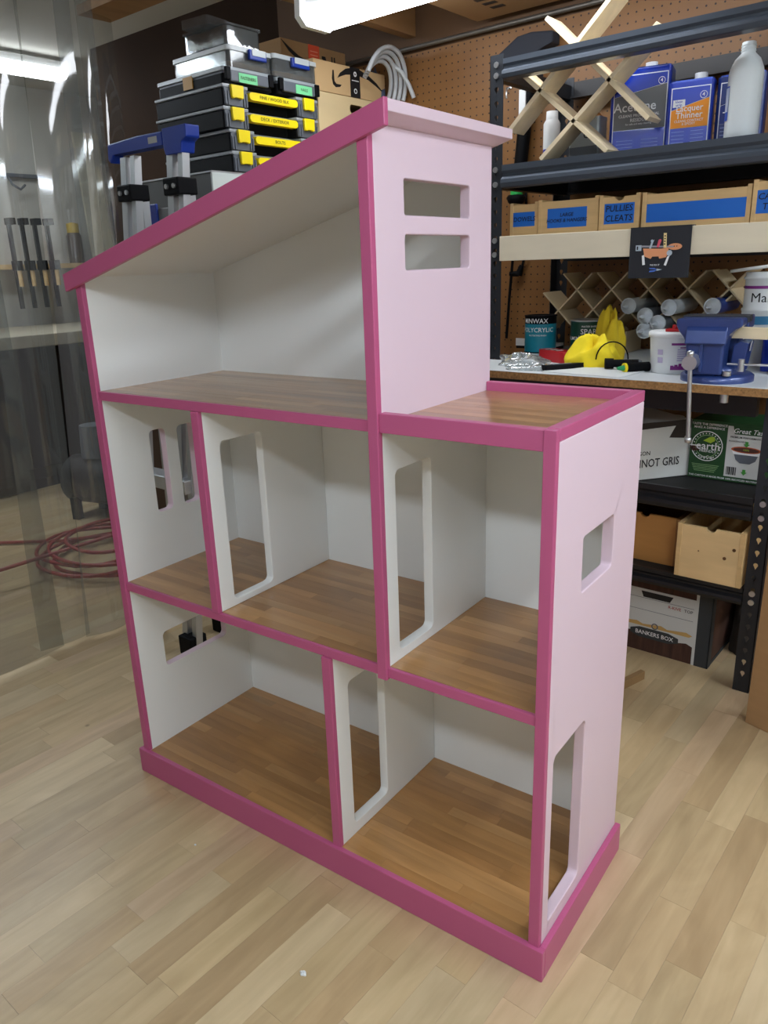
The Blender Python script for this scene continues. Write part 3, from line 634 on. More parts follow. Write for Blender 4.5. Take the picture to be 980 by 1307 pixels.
# ------------------------------------------------------------------ things on the bench
def can(name, label, x, y, r, h, mats, words, rim, lid, rz=0):
    t = thing(name, label, 'paint can', (x, y, BZ), rz)
    b = MB().lathe([(r, 0.004), (r, h * 0.78)]).build('can_body', mats[0], t); MB().lathe([(r, h * 0.78), (r, h - 0.005)]).build('can_shoulder', mats[1], t)
    MB().lathe([(r * 0.97, 0), (r + 0.0015, 0.001), (r + 0.0015, 0.004)]).build('bottom_rim', rim, t)
    MB().lathe([(r, h - 0.005), (r + 0.002, h - 0.003), (r + 0.002, h), (r - 0.006, h), (r - 0.008, h - 0.003), (0, h - 0.003)]).build('lid', lid, t)
    for (s, sz, xx, zz, m) in words: text(s, sz, m, t, (xx * 0, -r, zz), depth=0.0006, bend=r).rotation_euler = (0, 0, xx)
    return t
TEAL = M('can_teal', (20, 130, 152), 0.35); DKG = M('can_green', (18, 64, 48), 0.35)
tc_ = can('paint_can', 'teal quart can with black top and white lettering on the bench', 0.279, 1.555, 0.054, 0.126, [TEAL, BLKPL], [('MINWAX', 0.022, -0.5, 0.108, INKW), ('POLYCRYLIC', 0.021, -0.35, 0.078, INKW), ('PROTECTIVE FINISH', 0.007, -0.3, 0.06, INKW)], BLKPL, BLKPL, 0.6)
MB().grid(lambda u, v: (0.0545 * math.cos(-0.35 + u * 0.75), 0.0545 * math.sin(-0.35 + u * 0.75), 0.01 + v * 0.088), 8, 1).build('side_label', M('lbl_grey', (170, 180, 184), 0.6), tc_)
gc_ = can('varnish_can', 'dark green spar urethane can with bare metal lid on the bench', 0.452, 1.556, 0.0535, 0.114, [DKG, DKG], [('WATER BASED', 0.008, 0.0, 0.094, INKW), ('SPAR', 0.024, -0.05, 0.077, INKW), ('URETHANE', 0.015, 0.05, 0.059, INKW), ('SATIN', 0.009, -0.25, 0.044, INKW)], CHROME, CHROME, 0.6)
text('HELMSMAN', 0.016, INKW, gc_, (0, -0.0535, 0.055), up=(0, 0, 1), bend=0.0535).rotation_euler = (0, 0, -0.95)
# cloth
YEL = M('yellow_cloth', (238, 214, 36), 0.9, var=0.06, scale=40, bump=0.3)
def lump(name, label, cat, loc, a, b, h, mat, seedv, amp=0.3, rz=0.0):
    rnd = random.Random(seedv); ph = [(rnd.uniform(0, 6), rnd.uniform(2, 5), rnd.uniform(0, 6)) for _ in range(4)]
    def fn(u, v):
        t = 2 * PI * u; rr = math.sin(v * PI * 0.5 + 0.0) if v < 1 else 1.0
        k = 1 + amp * sum(math.sin(t * round(q[1]) + q[0] + v * q[2]) for q in ph) / 4
        k *= 1 + 0.22 * noise.noise(Vector((math.cos(t) * 2.2, math.sin(t) * 2.2, v * 3 + seedv)))
        z = h * (math.cos(v * PI / 2) ** 0.7) * (1 + 0.25 * math.sin(3 * t + v * 7)) if v < 1 else 0.0
        z += h * 0.30 * noise.noise(Vector((3.5 * rr * math.cos(t), 3.5 * rr * math.sin(t), seedv * 1.3))) * (1 - v)
        return (a * rr * k * math.cos(t), b * rr * k * math.sin(t), max(z, 0.0))
    o = MB().grid(fn, 36, 14).build(name, mat); o.location = loc; o.rotation_euler = (0, 0, rz); return tag(o, label, cat)
lump('yellow_cloth', 'bright yellow shop cloth crumpled on the front of the bench', 'cloth', (0.60, 1.285, BZ), 0.078, 0.075, 0.075, YEL, 3, 0.35)
lump('yellow_glove', 'mustard yellow bundled cloth standing behind the bright yellow one', 'cloth', (0.578, 1.45, BZ), 0.045, 0.04, 0.135, M('mustard_cloth', (206, 178, 30), 0.9, var=0.08, scale=30), 11, 0.2)
# red tool
rt = thing('red_tool_case', 'red rounded hard case with black print lying left of the yellow cloth', 'case', (0.455, 1.345, BZ), -0.45)
MB().prism(rrect(-0.075, -0.03, 0.075, 0.03, 0.026, 6), XY, 0, 0.034).build('case_body', M('red_plastic', (196, 22, 34), 0.4), rt, 0.008, 3)
for i in range(5): Box((-0.05 + i * 0.014, -0.012, 0.034), (-0.041 + i * 0.014, 0.012, 0.0348), 'print', INK if i % 2 else INKW, rt)
# plastic bags and bits
FILM = clear_mat('bag_film', (232, 236, 236), 0.30, (206, 212, 214), 0.02, 0.2, 0.1, 30)
bag = lump('plastic_bag', 'clear crinkled plastic bag of small parts at the left end of the bench', 'bag', (0.40, 1.22, BZ), 0.085, 0.055, 0.03, FILM, 21, 0.35)
bag2 = lump('plastic_sleeve', 'clear plastic sleeve lying at the front left edge of the bench', 'bag', (0.475, 1.125, BZ), 0.07, 0.026, 0.016, FILM, 25, 0.3, 0.25)
for i, (bx, by, l) in enumerate(((0.30, 1.36, 'white round cap lying beside the teal can'), (0.37, 1.30, 'pale cream cap lying among the clear bags'))):
    c = thing('plastic_stopper', l, 'stopper', (bx, by, BZ), 0, 'loose caps on the bench'); MB().lathe([(0.015, 0), (0.015, 0.016), (0.013, 0.018), (0, 0.018)]).build('cap_shell', WHITEPL, c)
    for k in range(8): MB().cyl((0.015 * math.cos(k * PI / 4), 0.015 * math.sin(k * PI / 4), 0.001), (0.015 * math.cos(k * PI / 4), 0.015 * math.sin(k * PI / 4), 0.015), 0.0012, 0.0012, 5).build('rib', WHITEPL, c)
pp = Box((-0.12, -0.1, 0), (0.12, 0.1, 0.0035), 'white_board', M('paper_white', (222, 226, 226), 0.6)); pp.location = (0.665, 1.185, BZ); pp.rotation_euler = (0, 0, -0.08); tag(pp, 'thin white board lying on the bench front under the flashlight', 'board')
# black pliers/knife
kn = thing('utility_knife', 'black folding utility knife lying on the bench edge left of the yellow cloth', 'knife', (0.562, 1.165, BZ + 0.001), 1.0)
MB().prism([(-0.06, -0.014), (0.02, -0.016), (0.075, -0.006), (0.077, 0.004), (0.01, 0.014), (-0.06, 0.013)], XY, 0, 0.016).build('handle', BLKPL, kn, 0.003); Box((-0.03, -0.006, 0.016), (0.03, 0.005, 0.0172), 'grip', GRYPL, kn)
# black flashlight with lanyard
fl = thing('flashlight', 'black torch with a looped cord lying right of the yellow cloth', 'flashlight', (0.72, 1.235, BZ + 0.019), 0.5)
MB().cyl((-0.03, 0, 0), (0.04, 0, 0), 0.011).build('barrel', BLKPL, fl); MB().cyl((-0.052, 0, 0), (-0.028, 0, 0), 0.015, 0.0145).build('lamp_head', BLKPL, fl); MB().cyl((0.04, 0, 0), (0.05, 0, 0), 0.011, 0.008).build('tail_cap', GRYPL, fl)
MB().tube([(-0.03 + 0.045 * math.cos(a), 0.03, 0.008 + 0.05 * math.sin(a)) for a in [i * PI / 12 for i in range(13)]], 0.002, 6).build('lanyard', BLKPL, fl)
gt = thing('glue_syringe', 'small dark applicator with yellow collar and green tip beside the white tub', 'applicator', (0.768, 1.205, BZ + 0.014), 0.9)
MB().cyl((-0.03, 0, 0), (0.04, 0, 0), 0.0135).build('barrel', BLKPL, gt); MB().cyl((-0.036, 0, 0), (-0.03, 0, 0), 0.0137).build('collar', YELPL, gt); MB().cyl((-0.055, 0, 0), (-0.036, 0, 0), 0.004, 0.008).build('tip', M('green_tip', (30, 150, 90), 0.5), gt)
# white tub
tb = thing('plastic_tub', 'white plastic tub with purple label bands beside the blue vise', 'tub', (0.852, 1.262, BZ), 0)
MB().lathe([(0.056, 0), (0.059, 0.003), (0.066, 0.098)]).build('tub_body', WHITEPL, tb); MB().lathe([(0.0665, 0.096), (0.0705, 0.097), (0.0705, 0.108), (0.066, 0.112), (0.0, 0.112)]).build('lid', WHITEPL, tb)
PUR = M('purple_print', (130, 40, 128), 0.5); LAV = M('lavender_print', (186, 176, 206), 0.6)
def band(z0, z1, a0, a1, m, name='label_band'):
    rr = lambda z: 0.0594 + 0.007 * z / 0.098
    MB().grid(lambda u, v: (rr(z0 + (z1 - z0) * v) * math.cos(a0 + (a1 - a0) * u), rr(z0 + (z1 - z0) * v) * math.sin(a0 + (a1 - a0) * u), z0 + (z1 - z0) * v), 12, 1).build(name, m, tb)
band(0.078, 0.084, -1.35, 0.2, PUR); band(0.012, 0.022, -1.35, 0.2, PUR)
for k in range(9): band(0.022, 0.024 + 0.006 * ((k * 7) % 5) / 5, -1.35 + k * 0.17, -1.22 + k * 0.17, PUR, 'skyline')
for k in range(6): band(0.036 + k * 0.0058, 0.039 + k * 0.0058, -1.1, 0.0, LAV, 'label_line')
band(0.07, 0.073, -1.0, 0.1, PUR, 'label_line')
band(0.03, 0.045, -1.95, -1.7, LAV); band(0.052, 0.066, -1.95, -1.7, LAV)
Box((-0.012, -0.048, 0.112), (0.028, -0.022, 0.12), 'spout_cap', M('red_cap', (170, 18, 26), 0.4), tb, 0.002); MB().cyl((0.01, -0.035, 0.12), (0.01, -0.035, 0.13), 0.008, 0.007, 10).build('spout_knob', M('red_cap', (170, 18, 26)), tb)
# stacked white jar at the right edge
jr = thing('plastic_jar', 'tall ribbed white jar with loose tilted lid behind the vise', 'jar', (1.00, 1.505, BZ))
MB().lathe([(0.046, 0), (0.048, 0.004), (0.048, 0.15), (0.05, 0.152), (0.05, 0.158), (0.046, 0.16), (0.046, 0.235), (0.05, 0.238), (0.05, 0.243), (0.046, 0.246), (0.046, 0.256), (0.0, 0.256)]).build('jar_body', WHITEPL, jr)
MB().lathe([(0.0483, 0.115), (0.0483, 0.138)]).build('label_band', M('jar_teal', (40, 110, 150), 0.5), jr); MB().lathe([(0.0466, 0.212), (0.0466, 0.22)]).build('label_stripe', PUR, jr)
text('Mar', 0.036, INK, jr, (0, -0.0462, 0.187), bend=0.0462, bold=0.0).rotation_euler = (0, 0, 0.25)
MB().lathe([(0.0, 0), (0.058, 0), (0.058, 0.008), (0.0, 0.008)], (0, 0, 0)).build('loose_lid', WHITEPL, jr).matrix_local = Matrix.Translation((-0.03, -0.005, 0.262)) @ Matrix.Rotation(-0.12, 4, 'Y')
# bench vise
VB = M('vise_blue', (40, 62, 120), 0.35, 0.2, var=0.08, scale=30, bump=0.15, coat=0.4)
vs = thing('bench_vise', 'blue cast iron bench vise with hanging steel handle on the bench edge', 'vise', (1.0, 1.165, BZ), 0.12)
MB().lathe([(0.088, 0), (0.088, 0.014), (0.08, 0.02), (0.06, 0.022)]).build('base', VB, vs)
MB().lathe([(0.066, 0.021), (0.066, 0.034), (0.055, 0.042), (0.0, 0.042)]).build('swivel', VB, vs)
jaw = [(-0.092, 0.158), (-0.092, 0.142), (-0.085, 0.128), (-0.074, 0.115), (-0.066, 0.1), (-0.064, 0.08), (-0.064, 0.022), (0.024, 0.022), (0.024, 0.085), (0.027, 0.105), (0.035, 0.122), (0.048, 0.134), (0.062, 0.14), (0.062, 0.158)]
MB().prism(jaw, XZ, -0.085, -0.005).build('moving_jaw', VB, vs, 0.006, 3)
MB().prism([(-0.084, 0.098), (-0.10, 0.098), (-0.093, 0.13), (-0.07, 0.1585), (-0.05, 0.1585), (-0.05, 0.11)], YZ, -0.066, 0.03).build('jaw_crown', VB, vs, 0.004, 3)
Box((-0.03, -0.094, 0.03), (-0.022, -0.085, 0.1), 'front_rib', VB, vs, 0.002)
MB().prism([(-0.092, 0.158), (-0.092, 0.13), (-0.07, 0.1), (-0.06, 0.04), (0.03, 0.04), (0.04, 0.1), (0.062, 0.13), (0.062, 0.158)], XZ, 0.02, 0.1).build('fixed_jaw', VB, vs, 0.004)
for ya, yb in ((-0.02, -0.003), (0.018, 0.032)): Box((-0.09, ya, 0.146), (0.066, yb, 0.162), 'jaw_plate', M('dark_steel', (60, 62, 66), 0.5, 0.6), vs, 0.001)
Box((-0.045, -0.06, 0.045), (0.01, 0.13, 0.1), 'slide_bar', VB, vs, 0.003)
MB().prism([(0.03, 0.025), (0.06, 0.02), (0.07, 0.095), (0.05, 0.1), (0.036, 0.09)], XZ, -0.02, 0.07).build('cheek', VB, vs, 0.003)
MB().cyl((-0.045, -0.125, 0.055), (-0.045, -0.08, 0.055), 0.018, 0.02).build('screw_boss', CHROME, vs)
MB().cyl((-0.045, -0.118, 0.075), (-0.033, -0.118, -0.135), 0.0055, 0.0055, 12).build('handle_bar', CHROME, vs)
for zz, xx in ((0.077, -0.045), (-0.138, -0.033)): MB().lathe([(0, -0.009), (0.008, -0.006), (0.009, 0), (0.008, 0.006), (0, 0.009)], (xx, -0.118, zz), 12).build('handle_knob', CHROME, vs)
MB().cyl((0.062, -0.05, 0.03), (0.062, -0.05, 0.06), 0.008).build('clamp_stud', CHROME, vs); MB().cyl((0.03, -0.05, 0.047), (0.13, -0.05, 0.047), 0.003).build('clamp_lever', CHROME, vs)
MB().cyl((0.035, -0.075, 0.021), (0.035, -0.075, 0.032), 0.011, 0.011, 6).build('base_bolt', CHROME, vs)
MB().cyl((0.035, -0.075, -0.045), (0.035, -0.075, -0.022), 0.011, 0.011, 6).build('base_nut', CHROME, vs)
pltag = Box((0.0725, -0.005, 0.075), (0.0738, 0.012, 0.1), 'maker_plate', M('plate', (190, 194, 196), 0.4, 0.5), vs, rot=Matrix.Rotation(0.12, 3, 'Y')); 
wb = Box((-0.05, -0.0085, -0.014), (0.05, 0.0085, 0.014), 'wood_offcut', MAPLE, None, 0.001); wb.location = (1.058, 1.181, 1.058); wb.rotation_euler = (0, 0.03, 0.12); tag(wb, 'short pale wood offcut clamped in the blue vise', 'wood block')
sup = thing('blue_container', 'dark blue container standing at the right end of the bench behind the vise', 'container', (1.105, 1.42, BZ))
MB().prism(rrect(-0.055, -0.06, 0.055, 0.06, 0.012, 4), XY, 0, 0.1).build('container_body', CANB, sup, 0.003); MB().prism(rrect(-0.058, -0.063, 0.058, 0.063, 0.012, 4), XY, 0.1, 0.112).build('lid', BLKPL, sup, 0.002)
hl = thing('white_tray', 'low white plastic strip behind the teal can beside the rack post', 'tray', (0.20, 1.66, BZ))
Box((-0.06, -0.03, 0.01), (0.1, 0.03, 0.02), 'tray_floor', WHITEPL, hl); Box((-0.06, -0.034, 0.01), (0.1, -0.03, 0.036), 'tray_lip', WHITEPL, hl); Box((-0.06, -0.03, 0.0), (0.1, 0.03, 0.01), 'foot', BLKPL, hl)

# ------------------------------------------------------------------ pegboard hangings
wl = thing('work_light', 'black tube work light with green collar hanging on the pegboard', 'work light', (0.05, 1.765, 1.458))
MB().cyl((0.012, 0, 0.09), (0.045, 0, 0.40), 0.024).build('tube', BLKPL, wl); MB().cyl((0.0, 0, 0.018), (0.004, 0, 0.05), 0.023).build('collar', M('green_collar', (40, 170, 80), 0.4), wl)
MB().cyl((0.004, 0, 0.05), (0.012, 0, 0.09), 0.022).build('neck', BLKPL, wl)
MB().lathe([(0.012, -0.02), (0.03, -0.005), (0.036, 0.012), (0.03, 0.02), (0.0, 0.021)]).build('cap', BLKPL, wl); Box((0.02, -0.028, 0.27), (0.045, -0.022, 0.36), 'white_clip', WHITEPL, wl)
MB().tube([(0.0, 0, -0.02), (-0.012, 0.01, -0.15), (-0.03, 0.012, -0.35), (-0.04, 0.012, -0.5)], 0.0055).build('cord', BLKPL, wl)
pg = thing('power_cord', 'black power cord with plug hanging down the pegboard', 'cord', (0.065, 1.79, 1.20))
MB().tube([(0.0, 0, 0.02), (0.02, 0, 0.1), (0.01, 0.0, 0.3), (0.0, 0.0, 0.5), (0.03, 0.0, 0.62)], 0.005).build('cable', BLKPL, pg); MB().cyl((0.0, 0, 0.03), (-0.012, -0.004, -0.005), 0.009, 0.014).build('plug', BLKPL, pg); MB().cyl((-0.012, -0.004, 0.0), (-0.045, -0.012, 0.0), 0.011, 0.009).build('plug_head', BLKPL, pg)
for i, (hx, hz, l) in enumerate(((-0.071, 1.853, 'small chrome peg hook upper left of the rack post'), (-0.071, 1.812, 'small chrome peg hook below the other left hook'), (-0.009, 1.83, 'small chrome peg hook right of the rack post'))):
    h = thing('peg_hook', l, 'hook', (hx, 1.805, hz), 0, 'chrome peg hooks'); Box((-0.01, -0.004, 0.012), (0.01, 0, 0.018), 'plate', CHROME, h); MB().tube([(0, -0.002, 0.016), (0, -0.02, 0.012), (0, -0.022, -0.01), (0, -0.02, -0.022)], 0.003, 6).build('hook_wire', CHROME, h)
bk = thing('black_tarp', 'folded black cloth bundle hanging high on the pegboard above the work light', 'cloth', (0.02, 1.765, 1.912))
MB().prism([(-0.06, 0.0), (-0.02, 0.015), (0.05, -0.06), (0.11, -0.06), (0.12, 0.02), (0.17, 0.035), (0.17, 0.07), (0.09, 0.08), (0.03, 0.075), (-0.05, 0.03)], XZ, -0.02, 0.035).build('bundle', M('tarp', (32, 36, 46), 0.8), bk, 0.006)
MB().cyl((0.06, 0.035, 0.07), (0.06, -0.005, 0.075), 0.004).build('peg', CHROME, bk)

# ------------------------------------------------------------------ lower shelves
wn = thing('wine_box', 'white cardboard box printed pinot gris on the lower rack shelf', 'box', (0.755, 1.308, 0.599), math.atan2(0.141, 0.102))
WC = M('white_card', (206, 208, 204), 0.8, var=0.03, scale=4); DKB = M('print_darkbrown', (46, 36, 30), 0.7)
Box((-0.16, 0.0, 0), (0.172, 0.235, 0.176), 'carton', WC, wn, 0.002)
text('PINOT GRIS', 0.036, INK, wn, (0.064, -0.0008, 0.05), sx=0.80); text('OREGON', 0.018, INK, wn, (0.0, -0.0008, 0.082))
MB().prism([(-0.16, 0.165), (-0.04, 0.155), (0.12, 0.16), (0.1, 0.125), (0.15, 0.12), (0.172, 0.15), (0.172, 0.176), (-0.16, 0.176)], XZ, -0.001, 0.0).build('print', DKB, wn)
MB().prism([(-0.16, 0.07), (-0.05, 0.155), (-0.035, 0.155), (-0.16, 0.06)], XZ, -0.001, 0.0).build('print', DKB, wn)
Box((0.173, 0.0, 0.0), (0.1745, 0.012, 0.176), 'corner_tape', WC, wn)
kc = thing('coffee_carton', 'dark green coffee pod carton reading earth friendly on the lower rack shelf', 'box', (0.96, 1.44, 0.599), 0.0)
GRN = M('carton_green', (26, 72, 32), 0.6); Box((-0.1, 0, 0), (0.115, 0.17, 0.178), 'carton', GRN, kc, 0.0015)
yk = -0.0008
text('TASTE THE DIFFERENCE', 0.0095, INKW, kc, (-0.047, yk, 0.166)); text('MAKE A DIFFERENCE', 0.0095, INKW, kc, (-0.047, yk, 0.156))
MB().prism([circ(-0.05, 0.1, 0.046, 28), circ(-0.05, 0.1, 0.0435, 28)], XZ, yk, 0).build('ring', INKW, kc); MB().prism([circ(-0.05, 0.1, 0.034, 28), circ(-0.05, 0.1, 0.0325, 28)], XZ, yk, 0).build('ring', M('pale_green', (150, 190, 130), 0.6), kc)
for k in range(26):
    a = k * 2 * PI / 26; MB().prism(circ(-0.05 + 0.0385 * math.cos(a), 0.1 + 0.0385 * math.sin(a), 0.0018, 6), XZ, yk, 0).build('ring_print', INKW, kc)
MB().prism([(-0.062, 0.116), (-0.044, 0.128), (-0.03, 0.13), (-0.028, 0.118), (-0.04, 0.11)], XZ, yk, 0).build('leaf', M('leaf_lime', (170, 200, 50), 0.6), kc)
MB().prism(circ(-0.085, 0.092, 0.014, 14, 0.011), XZ, yk, 0).build('cup_print', M('pod_brown', (80, 44, 34), 0.6), kc); MB().prism([(-0.098, 0.101), (-0.072, 0.101), (-0.07, 0.098), (-0.1, 0.098)], XZ, yk * 1.5, 0).build('cup_print', INKW, kc)
text('earth', 0.033, INKW, kc, (-0.046, yk * 1.6, 0.1)); text('FRIENDLY', 0.011, INKW, kc, (-0.046, yk * 1.6, 0.085)); text('OneCup', 0.012, INKW, kc, (-0.05, yk * 1.6, 0.067))
for k in range(5): Box((-0.09 + k * 0.002, yk, 0.042 - k * 0.005), (-0.01 - k * 0.003, 0, 0.0432 - k * 0.005), 'fine_print', M('pale_green', (150, 190, 130)), kc)
text('THIS CARTON IS MADE FROM 100% RECYCLED MATERIAL', 0.0078, INKW, kc, (0.005, yk, 0.008))
Box((0.006, -0.0008, 0.016), (0.112, 0, 0.168), 'white_field', WC, kc); text('Great Taste', 0.02, INKW, kc, (0.07, -0.0026, 0.155), shear=0.3)
MB().prism([(0.02, 0.172), (0.112, 0.172), (0.112, 0.145), (0.026, 0.145)], XZ, -0.0016, -0.0008).build('green_flag', GRN, kc)
text('PREMIUM PERFORMANCE', 0.008, INK, kc, (0.06, -0.001, 0.136)); text('BIODEGRADABLE', 0.006, INK, kc, (0.035, -0.001, 0.124))
MB().prism([(0.024, 0.1), (0.1, 0.1), (0.09, 0.07), (0.075, 0.06), (0.048, 0.06), (0.035, 0.07)], XZ, -0.0016, -0.0008).build('bowl_print', GRYPL, kc)
MB().prism([(0.022, 0.098), (0.102, 0.098), (0.098, 0.086), (0.028, 0.086)], XZ, -0.002, -0.0016).build('bowl_print', INKW, kc)
MB().prism(circ(0.062, 0.101, 0.042, 20, 0.0095), XZ, -0.0024, -0.0016).build('bowl_rim', M('rim_orange', (184, 86, 40), 0.6), kc); MB().prism(circ(0.062, 0.101, 0.036, 20, 0.0068), XZ, -0.003, -0.0024).build('coffee_print', M('pod_brown', (80, 44, 34)), kc)
text('100%', 0.008, M('leaf_lime', (170, 200, 50)), kc, (0.062, -0.0032, 0.101))
for zz in (0.114, 0.03): MB().prism([(0.058, zz + 0.012), (0.066, zz + 0.012), (0.066, zz + 0.004), (0.07, zz + 0.004), (0.062, zz - 0.005), (0.054, zz + 0.004), (0.058, zz + 0.004)], XZ, -0.0034, -0.0008).build('arrow_print', M('leaf_green', (60, 140, 50), 0.6), kc)
for k in range(8): Box((0.012 + k * 0.0036, -0.0016, 0.022), (0.0135 + k * 0.0036 + (k % 3) * 0.0006, -0.0008, 0.046), 'barcode_bar', INK, kc)
smj = thing('small_jar', 'little white capped jar with red label behind the wine box', 'jar', (0.735, 1.64, 0.599))
MB().lathe([(0.033, 0), (0.033, 0.105)]).build('jar_body', M('jar_red', (170, 40, 70), 0.4), smj); MB().lathe([(0.0345, 0.105), (0.0345, 0.14), (0.0, 0.141)]).build('cap', WHITEPL, smj)
# bankers box on the floor
bb = thing('file_box', 'woodgrain and white cardboard file storage box on the floor under the rack', 'box', (0.76, 1.378, 0), 0.0)
WG = M('woodgrain_print', (72, 46, 34), 0.8, var=0.35, scale=10, stretch=(9, 1, 0.6)); DG = M('dark_grey_card', (52, 56, 58), 0.7)
Box((-0.24, 0.002, 0), (0.232, 0.37, 0.258), 'carton', WG, bb); Box((0.192, 0.0, 0.0), (0.234, 0.004, 0.256), 'corner_strip', DG, bb); Box((0.183, 0.0, 0.0), (0.192, 0.004, 0.256), 'corner_edge', WC, bb)
Box((0.232, 0.0, 0.0), (0.2345, 0.03, 0.256), 'side_strip', DG, bb); Box((0.232, 0.03, 0), (0.2338, 0.365, 0.012), 'side_edge', DG, bb); Box((0.232, 0.33, 0.0), (0.2338, 0.37, 0.256), 'side_strip', DG, bb)
MB().prism([(-0.24, 0.222), (0.183, 0.222), (0.183, 0.06)] + [(0.183 - k * 0.02, 0.06 + 0.004 * ((k * 5) % 3)) for k in range(1, 21)] + [(-0.24, 0.06)], XZ, 0.0008, 0.002).build('white_field', WC, bb)
MB().prism([(0.18, 0.098)] + [(0.18 - k * 0.02, 0.098 + 0.005 * ((k * 7) % 4) / 2) for k in range(1, 21)] + [(-0.235, 0.098)] + [(-0.23 + k * 0.02, 0.091 + 0.003 * ((k * 3) % 3)) for k in range(0, 21)], XZ, 0.0002, 0.0008).build('torn_edge_print', M('torn', (196, 160, 96), 0.8), bb)
for zz in (0.19, 0.148): Box((-0.235, 0.0003, zz), (0.178, 0.0008, zz + 0.0012), 'rule_line', GRYPL, bb)
MB().prism([(0.008, 0.214), (0.112, 0.214), (0.102, 0.194), (0.016, 0.194)], XZ, 0.0002, 0.0009).build('hand_slot', INK, bb)
MB().prism([(-0.02, 0.076), (0.01, 0.086), (0.105, 0.086), (0.138, 0.076), (0.138, 0.06), (0.105, 0.05), (0.01, 0.05), (-0.02, 0.06)], XZ, -0.0006, 0.0004).build('brand_plate', DG, bb)
text('BANKERS BOX', 0.02, INKW, bb, (0.06, -0.001, 0.068), sx=0.95); text('R-KIVE', 0.014, M('print_red', (170, 50, 40), 0.6), bb, (0.118, 0.0006, 0.178)); text('TOP', 0.014, INK, bb, (0.162, 0.0006, 0.178))
MB().prism([circ(0.06, 0.098, 0.011, 16), circ(0.06, 0.098, 0.0075, 16)], XZ, -0.0006, 0.0004).build('brand_mark', GRYPL, bb)
sack = lump('dark_sack', 'dark lumpy sack on the floor behind the right rack post', 'sack', (1.04, 1.62, 0.0), 0.045, 0.09, 0.2, M('sack', (58, 52, 46), 0.9), 31, 0.2)
wd = Box((-0.06, -0.008, 0), (0.06, 0.008, 0.028), 'wood_strip', M('old_wood', (150, 118, 78), 0.7, var=0.1), None, 0.001); wd.location = (0.838, 1.15, 0); wd.rotation_euler = (0, 0, 1.3); tag(wd, 'short wood offcut strip on the floor behind the doll house', 'wood strip')
cb = thing('cardboard_sheet', 'large upright flattened cardboard carton leaning at the right edge by the rack', 'cardboard', (1.175, 1.15, 0), -0.28)
Box((0.0, 0.0, 0.0), (0.5, 0.02, 0.70), 'outer_panel', CARD, cb, 0.002, Matrix.Rotation(-0.02, 3, 'X')); Box((0.004, 0.02, 0.0), (0.5, 0.036, 0.69), 'inner_panel', CARD, cb, 0.002)
Box((0.0, -0.002, 0.69), (0.5, 0.03, 0.705), 'folded_edge', M('paper_crumple', (200, 196, 188), 0.8, var=0.1), cb, 0.004)

# ------------------------------------------------------------------ left: cabinet, toolboxes, boxes
cab = thing('storage_cabinet', 'dark wooden cabinet hidden behind the doll house carrying the toolboxes', 'cabinet', (-0.85, 1.35, 0))
DKW = M('dark_wood', (62, 42, 28), 0.6, var=0.15, scale=4, stretch=(5, 5, 0.6)); Box((-0.25, -0.47, 0.06), (0.33, 0.44, 1.385), 'carcass', DKW, cab, 0.003); Box((-0.23, -0.45, 0.0), (0.30, 0.42, 0.06), 'kick_board', BLKPL, cab); Box((-0.26, -0.48, 1.385), (0.34, 0.45, 1.41), 'top', DKW, cab, 0.003)
for k in range(2): 
    d_ = Box((0.33, -0.46 + k * 0.45, 0.08), (0.345, -0.02 + k * 0.45, 1.37), 'door', DKW, cab, 0.002); MB().cyl((0.345, -0.06 + k * 0.12, 0.75), (0.365, -0.06 + k * 0.12, 0.75), 0.012).build('knob', CHROME, d_)
XF = -0.55
wc = thing('metal_case', 'grey metal case with white front under the stack of toolboxes', 'case', (XF - 0.22, 1.08, 1.41))
Box((-0.20, -0.235, 0), (0.214, 0.235, 0.147), 'case_body', M('case_grey', (96, 98, 98), 0.4, 0.4), wc, 0.003); Box((0.214, -0.237, 0.0), (0.222, 0.237, 0.147), 'front_panel', M('case_white', (206, 216, 212), 0.45), wc, 0.001); Box((-0.20, -0.238, 0.147), (0.222, 0.238, 0.152), 'lid_edge', ALU, wc)
